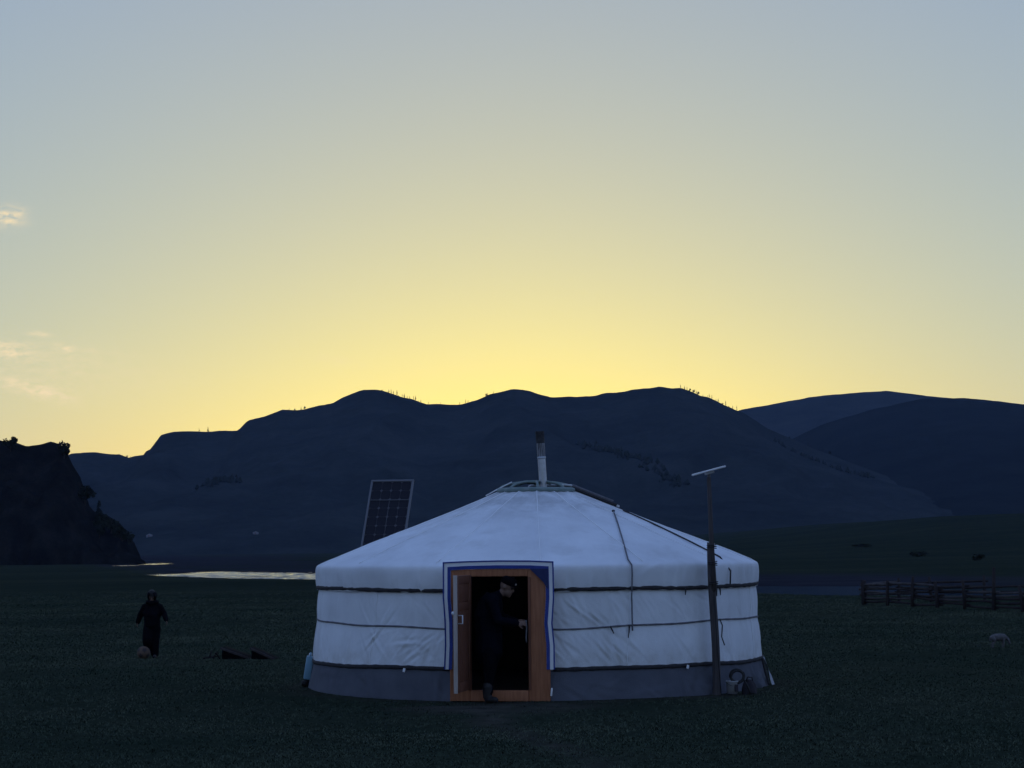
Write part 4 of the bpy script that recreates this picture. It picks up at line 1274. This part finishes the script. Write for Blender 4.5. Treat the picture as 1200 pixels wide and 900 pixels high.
rot = head(P, hc, (0.05, -1, -0.65), (0, -0.4, 1), 0.86, SKIN)
figure('body', P, 0.0085, [M['blackcloth'], M['blackcloth'], M['skin'], M['boots']], p2)
face_parts(p2, hc, rot, 0.86)
hm = MB()
for i in range(260):
    d = Vector((rnd.gauss(0, 1), rnd.gauss(-0.5, 1), abs(rnd.gauss(0.5, 0.8)))).normalized()
    if d.y > 0.55 and d.z < 0.45: continue
    b = Vector((d.x * 0.077, d.y * 0.097 - 0.01, d.z * 0.103 + 0.018)) * 0.86
    t = (Vector((d.x, d.y * 0.6, -0.5)).normalized() + d * 0.1) * 0.035
    s = d.cross(Vector((0.3, 0.2, 1))).normalized() * 0.013
    hm.add([Vector(hc) + rot @ (b + s), Vector(hc) + rot @ (b - s), Vector(hc) + rot @ (b + t * 0.6 + d * 0.012 - s * .6), Vector(hc) + rot @ (b + t)], [(0, 1, 2), (0, 2, 3)])
hb = MB().lathe([(0.081, -0.02), (0.084, 0.02), (0.078, 0.06), (0.055, 0.095), (0.02, 0.112), (0.001, 0.114)], 20, cap=False)
hm.add([Vector(hc) + rot @ (Vector((v_[0], v_[1] * 1.14 - 0.018, v_[2] + 0.022)) * 0.86) for v_ in hb.v], hb.f)
hm.build('hair', M['hair'], p2)

added_hood = []  # added head covering, put in only to keep the face dark
for i in range(15):
    th = 0.05 + (PI - 0.75) * i / 14
    row = []
    for k in range(25):
        a = PI * 0.5 + 0.62 + (2 * PI - 1.24) * k / 24            # open towards the face
        sq = 1 - 0.72 * max(0.0, 1 - th / 1.0)
        v_ = Vector((0.094 * math.sin(th) * math.cos(a), 0.112 * math.sin(th) * math.sin(a) - 0.012, 0.108 * math.cos(th) + 0.012)) * 0.87
        row.append(tuple(Vector(hc) + rot @ v_))
    added_hood.append(row)
ho = link_mesh('added_hood', grid_mesh('added_hood', np.array(added_hood)), M['blackcloth'], p2)
hmod = ho.modifiers.new('thick', 'SOLIDIFY'); hmod.thickness = 0.012; hmod.offset = 0
MB().tube([Vector(hc) + Vector((0.088 * math.cos(q), 0.015 + 0.088 * math.sin(q), -0.098 + 0.012 * math.sin(q))) for q in np.linspace(0, 2 * PI, 25)], 0.034, 8, cap=False).build('added_scarf', M['blackcloth'], p2)  # added wrap, put in to darken the lower face

# the ball
bl = empty('ball', (-6.63, 36.90, 0.118))
tag(bl, 'worn tan ball with dark panels at the feet of the child', 'ball')
bm = bmesh.new(); bmesh.ops.create_icosphere(bm, subdivisions=1, radius=0.118)
panels = []
for fc in list(bm.faces):
    pass
bmesh.ops.subdivide_edges(bm, edges=list(bm.edges), cuts=3, use_grid_fill=True)
for v_ in bm.verts:
    v_.co = v_.co.normalized() * 0.118
ico = bmesh.new(); bmesh.ops.create_icosphere(ico, subdivisions=1, radius=1.0)
dirs = [v_.co.normalized().copy() for v_ in ico.verts][::1]; ico.free()
mb0, mb1 = MB(), MB()
bm.faces.ensure_lookup_table()
for fc in bm.faces:
    c = fc.calc_center_median().normalized()
    dark = max(c.dot(d) for d in dirs[:12]) > 0.945
    (mb1 if dark else mb0).add([v_.co * (1.004 if dark else 1.0) for v_ in fc.verts], [tuple(range(len(fc.verts)))])
bm.free()
mb0.build('cover', M['balltan'], bl); mb1.build('dark_panels', M['balldark'], bl)

# small pale lamb grazing at the right
lb = empty('lamb', (8.96, 38.06, 0), R(8))
tag(lb, 'small pale lamb standing on the grass with lowered head, before the corral', 'lamb')
P = []
WO, DK = 0, 1
P += [('c', (-0.10, 0, 0.205), 0.068, (0.03, 0, 0.21), 0.066, WO), ('c', (0.03, 0, 0.21), 0.066, (0.08, 0, 0.215), 0.058, WO), ('c', (-0.13, 0, 0.205), 0.055, (-0.155, 0, 0.20), 0.045, WO),
      ('c', (0.09, 0, 0.22), 0.042, (0.155, -0.01, 0.165), 0.032, WO), ('c', (0.155, -0.01, 0.16), 0.033, (0.185, -0.015, 0.095), 0.020, WO),
      ('c', (0.150, 0.02, 0.165), 0.010, (0.145, 0.065, 0.150), 0.007, WO), ('c', (0.150, -0.04, 0.165), 0.010, (0.145, -0.085, 0.150), 0.007, WO),
      ('c', (-0.175, 0, 0.205), 0.018, (-0.195, 0, 0.14), 0.012, WO)]
for sy in (-1, 1):
    y = sy * 0.034
    P += [('c', (0.06, y, 0.17), 0.030, (0.062, y, 0.085), 0.016, WO), ('c', (0.062, y, 0.085), 0.014, (0.058, y, 0.02), 0.012, WO), ('c', (0.058, y, 0.018), 0.013, (0.066, y, 0.012), 0.012, DK),
          ('c', (-0.12, y, 0.18), 0.040, (-0.105, y, 0.125), 0.022, WO), ('c', (-0.105, y, 0.125), 0.018, (-0.148, y, 0.075), 0.013, WO), ('c', (-0.148, y, 0.075), 0.013, (-0.142, y, 0.02), 0.012, WO), ('c', (-0.142, y, 0.018), 0.013, (-0.134, y, 0.012), 0.012, DK)]
figure('body', P, 0.007, [M['wool'], M['hoof']], lb, 4)
for sy in (-1, 1):
    MB().ball((0.172, -0.013 + sy * 0.024, 0.140), 0.006, 6).build('eye', M['eye'], lb)

# ------------------------------------------------------------------ log corral at the right
cf = empty('corral_fence', (11.4, 67.15, 0))
tag(cf, 'dark weathered log rail corral on the grass near the river', 'fence')


def fence_run(pts, pitch, heights, seed, pale_first=False, skip=()):
    r_ = random.Random(seed)
    o0 = Vector(cf.location)
    tot = 0; segs = []
    for a, b in zip(pts[:-1], pts[1:]):
        a = Vector((*a, 0)); b = Vector((*b, 0)); n = max(1, round((b - a).length / pitch))
        for i in range(n):
            segs.append((a.lerp(b, i / n), a.lerp(b, (i + 1) / n)))
    for i, (a, b) in enumerate(segs):
        za = float(ground_h(a.x, a.y)); zb = float(ground_h(b.x, b.y))
        pa = a - o0; pb = b - o0; pa.z = za; pb.z = zb
        ph = r_.uniform(0.74, 0.92)
        if i in tall: ph = tall[i]
        tx, ty = r_.gauss(0, 0.03), r_.gauss(0, 0.03)
        MB().tube([pa + Vector((0, 0, -0.25)), pa + Vector((tx, ty, ph * .5)), pa + Vector((tx * 2, ty * 2, ph))], [0.062, 0.056, 0.045], 8).build('post', M['fencewood'], cf)
        if i in skip: continue
        d = (pb - pa).normalized(); side = Vector((-d.y, d.x, 0)) * 0.075
        for k, h in enumerate(heights):
            if r_.random() < 0.10: continue
            e0, e1 = r_.uniform(0.05, 0.25), r_.uniform(0.05, 0.25)
            j0, j1 = r_.gauss(0, 0.03), r_.gauss(0, 0.03)
            q0 = pa - d * e0 + side + Vector((0, 0, h + j0)); q1 = pb + d * e1 + side + Vector((0, 0, h + j1))
            MB().tube([q0, q0.lerp(q1, .5) + Vector((0, 0, r_.gauss(0, .015))), q1], [r_.uniform(.028, .045) for _ in range(3)], 7).build('rail', M['fencepale'] if (pale_first and i == 0 and k > 0) or r_.random() < .2 else M['fencewood'], cf)
    a = segs[-1][1]; pa = a - o0; pa.z = float(ground_h(a.x, a.y))
    MB().tube([pa + Vector((0, 0, -0.25)), pa + Vector((0.02, 0, 0.82))], [0.06, 0.048], 8).build('post', M['fencewood'], cf)


tall = {5: 1.25, 2: 0.95}
fence_run([(11.4, 67.15), (14.42, 58.26), (15.9, 54.0)], 1.55, (0.10, 0.24, 0.38, 0.52, 0.66), 12, True)
tall = {}
fence_run([(11.5, 67.3), (14.0, 69.0), (22.5, 67.0)], 1.7, (0.16, 0.34, 0.50, 0.66), 13, True)

# ------------------------------------------------------------------ grass: short grazed tufts over the near pasture
def grass_patch(y0, y1, dens, power, hmin, hmax, blades, wid, seed):
    """tufts thin out smoothly with distance while single tufts grow a little"""
    g = np.random.default_rng(seed)
    yg = np.linspace(y0, y1, 400)
    fade = np.clip((y1 - yg) / (0.4 * (y1 - y0)), 0, 1)
    lin = dens * (yg / y0) ** power * fade * (0.60 * yg + 5)
    cum = np.concatenate([[0], np.cumsum((lin[1:] + lin[:-1]) / 2 * np.diff(yg))])
    n = int(cum[-1])
    yy_ = np.interp(g.uniform(0, cum[-1], n), cum, yg); xx = g.uniform(-1, 1, n) * (0.30 * yy_ + 2.5)
    den = fbm(xx / 1.3, yy_ / 1.3, 3, 90) * 0.45 + 0.55 + 0.35 * fbm(xx / 9, yy_ / 5, 2, 92)
    ok = (g.random(n) < np.clip(den * 1.4, 0.15, 1) * (1 - 0.85 * trampled(xx, yy_))) & (np.hypot(xx - GX, yy_ - GY) > 3.24) & (gravel_mask(xx, yy_) < 0.35)
    xx, yy_ = xx[ok], yy_[ok]; n = len(xx)
    k = (yy_ / y0) ** 0.3
    tall_ = k * (1 + 0.8 * np.clip(fbm(xx / 2.5, yy_ / 2.5, 2, 95), 0, 1) * g.random(n) + (g.random(n) < 0.015) * 1.0)
    zz = ground_h(xx, yy_)
    m = n * blades
    sp_ = np.repeat(k, blades) * 0.03
    X = np.repeat(xx, blades) + g.normal(0, 1, m) * sp_; Y = np.repeat(yy_, blades) + g.normal(0, 1, m) * sp_; Z0 = np.repeat(zz, blades) - 0.006
    H = g.uniform(hmin, hmax, m) * np.repeat(tall_, blades)
    a = g.uniform(0, 2 * PI, m); ln = g.uniform(0.6, 2.2, m) * H
    ca, sa = np.cos(a), np.sin(a); w = wid * g.uniform(.6, 1.3, m) * np.repeat(k ** 1.5, blades)
    V = np.stack([np.stack([X - sa * w, Y + ca * w, Z0], -1), np.stack([X + sa * w, Y - ca * w, Z0], -1), np.stack([X + ca * ln, Y + sa * ln, Z0 + H], -1)], 1).reshape(-1, 3)
    me_ = bpy.data.meshes.new('grass')
    me_.vertices.add(m * 3); me_.vertices.foreach_set('co', V.reshape(-1).astype(np.float32))
    me_.loops.add(m * 3); me_.loops.foreach_set('vertex_index', np.arange(m * 3, dtype=np.int32))
    me_.polygons.add(m); me_.polygons.foreach_set('loop_start', np.arange(0, m * 3, 3, dtype=np.int32))
    me_.update(calc_edges=True)
    nn = np.tile(np.array([0.0, 0.0, 1.0]), (m * 3, 1)) + np.repeat(g.normal(0, 0.22, (m, 3)), 3, 0)
    me_.normals_split_custom_set_from_vertices((nn / np.linalg.norm(nn, axis=1, keepdims=True)).tolist())
    return me_


gm = grass_patch(15.5, 98, 230, -0.95, 0.010, 0.026, 7, 0.0040, 1)
tag(link_mesh('grass', gm, M['grass'], None, False), 'short grazed grass covering the pasture around the tent', 'grass', kind='stuff')

# ------------------------------------------------------------------ evening haze in the valley air
hz = MB().box((0, 3250, 104), (16000, 8200, 216)).build('haze', [], None, smooth=False)
hm_ = bpy.data.materials.new('evening_haze'); hm_.use_nodes = True
nt = hm_.node_tree
for n_ in list(nt.nodes):
    if n_.type == 'BSDF_PRINCIPLED': nt.nodes.remove(n_)
pv = nt.nodes.new('ShaderNodeVolumePrincipled')
pv.inputs['Color'].default_value = (0.42, 0.61, 1.0, 1)
pv.inputs['Density'].default_value = 0.000062
pv.inputs['Anisotropy'].default_value = 0.0
nt.links.new(pv.outputs[0], nt.nodes['Material Output'].inputs['Volume'])
hz.data.materials.append(hm_)
tag(hz, 'thin bluish evening haze filling the valley', kind='stuff')
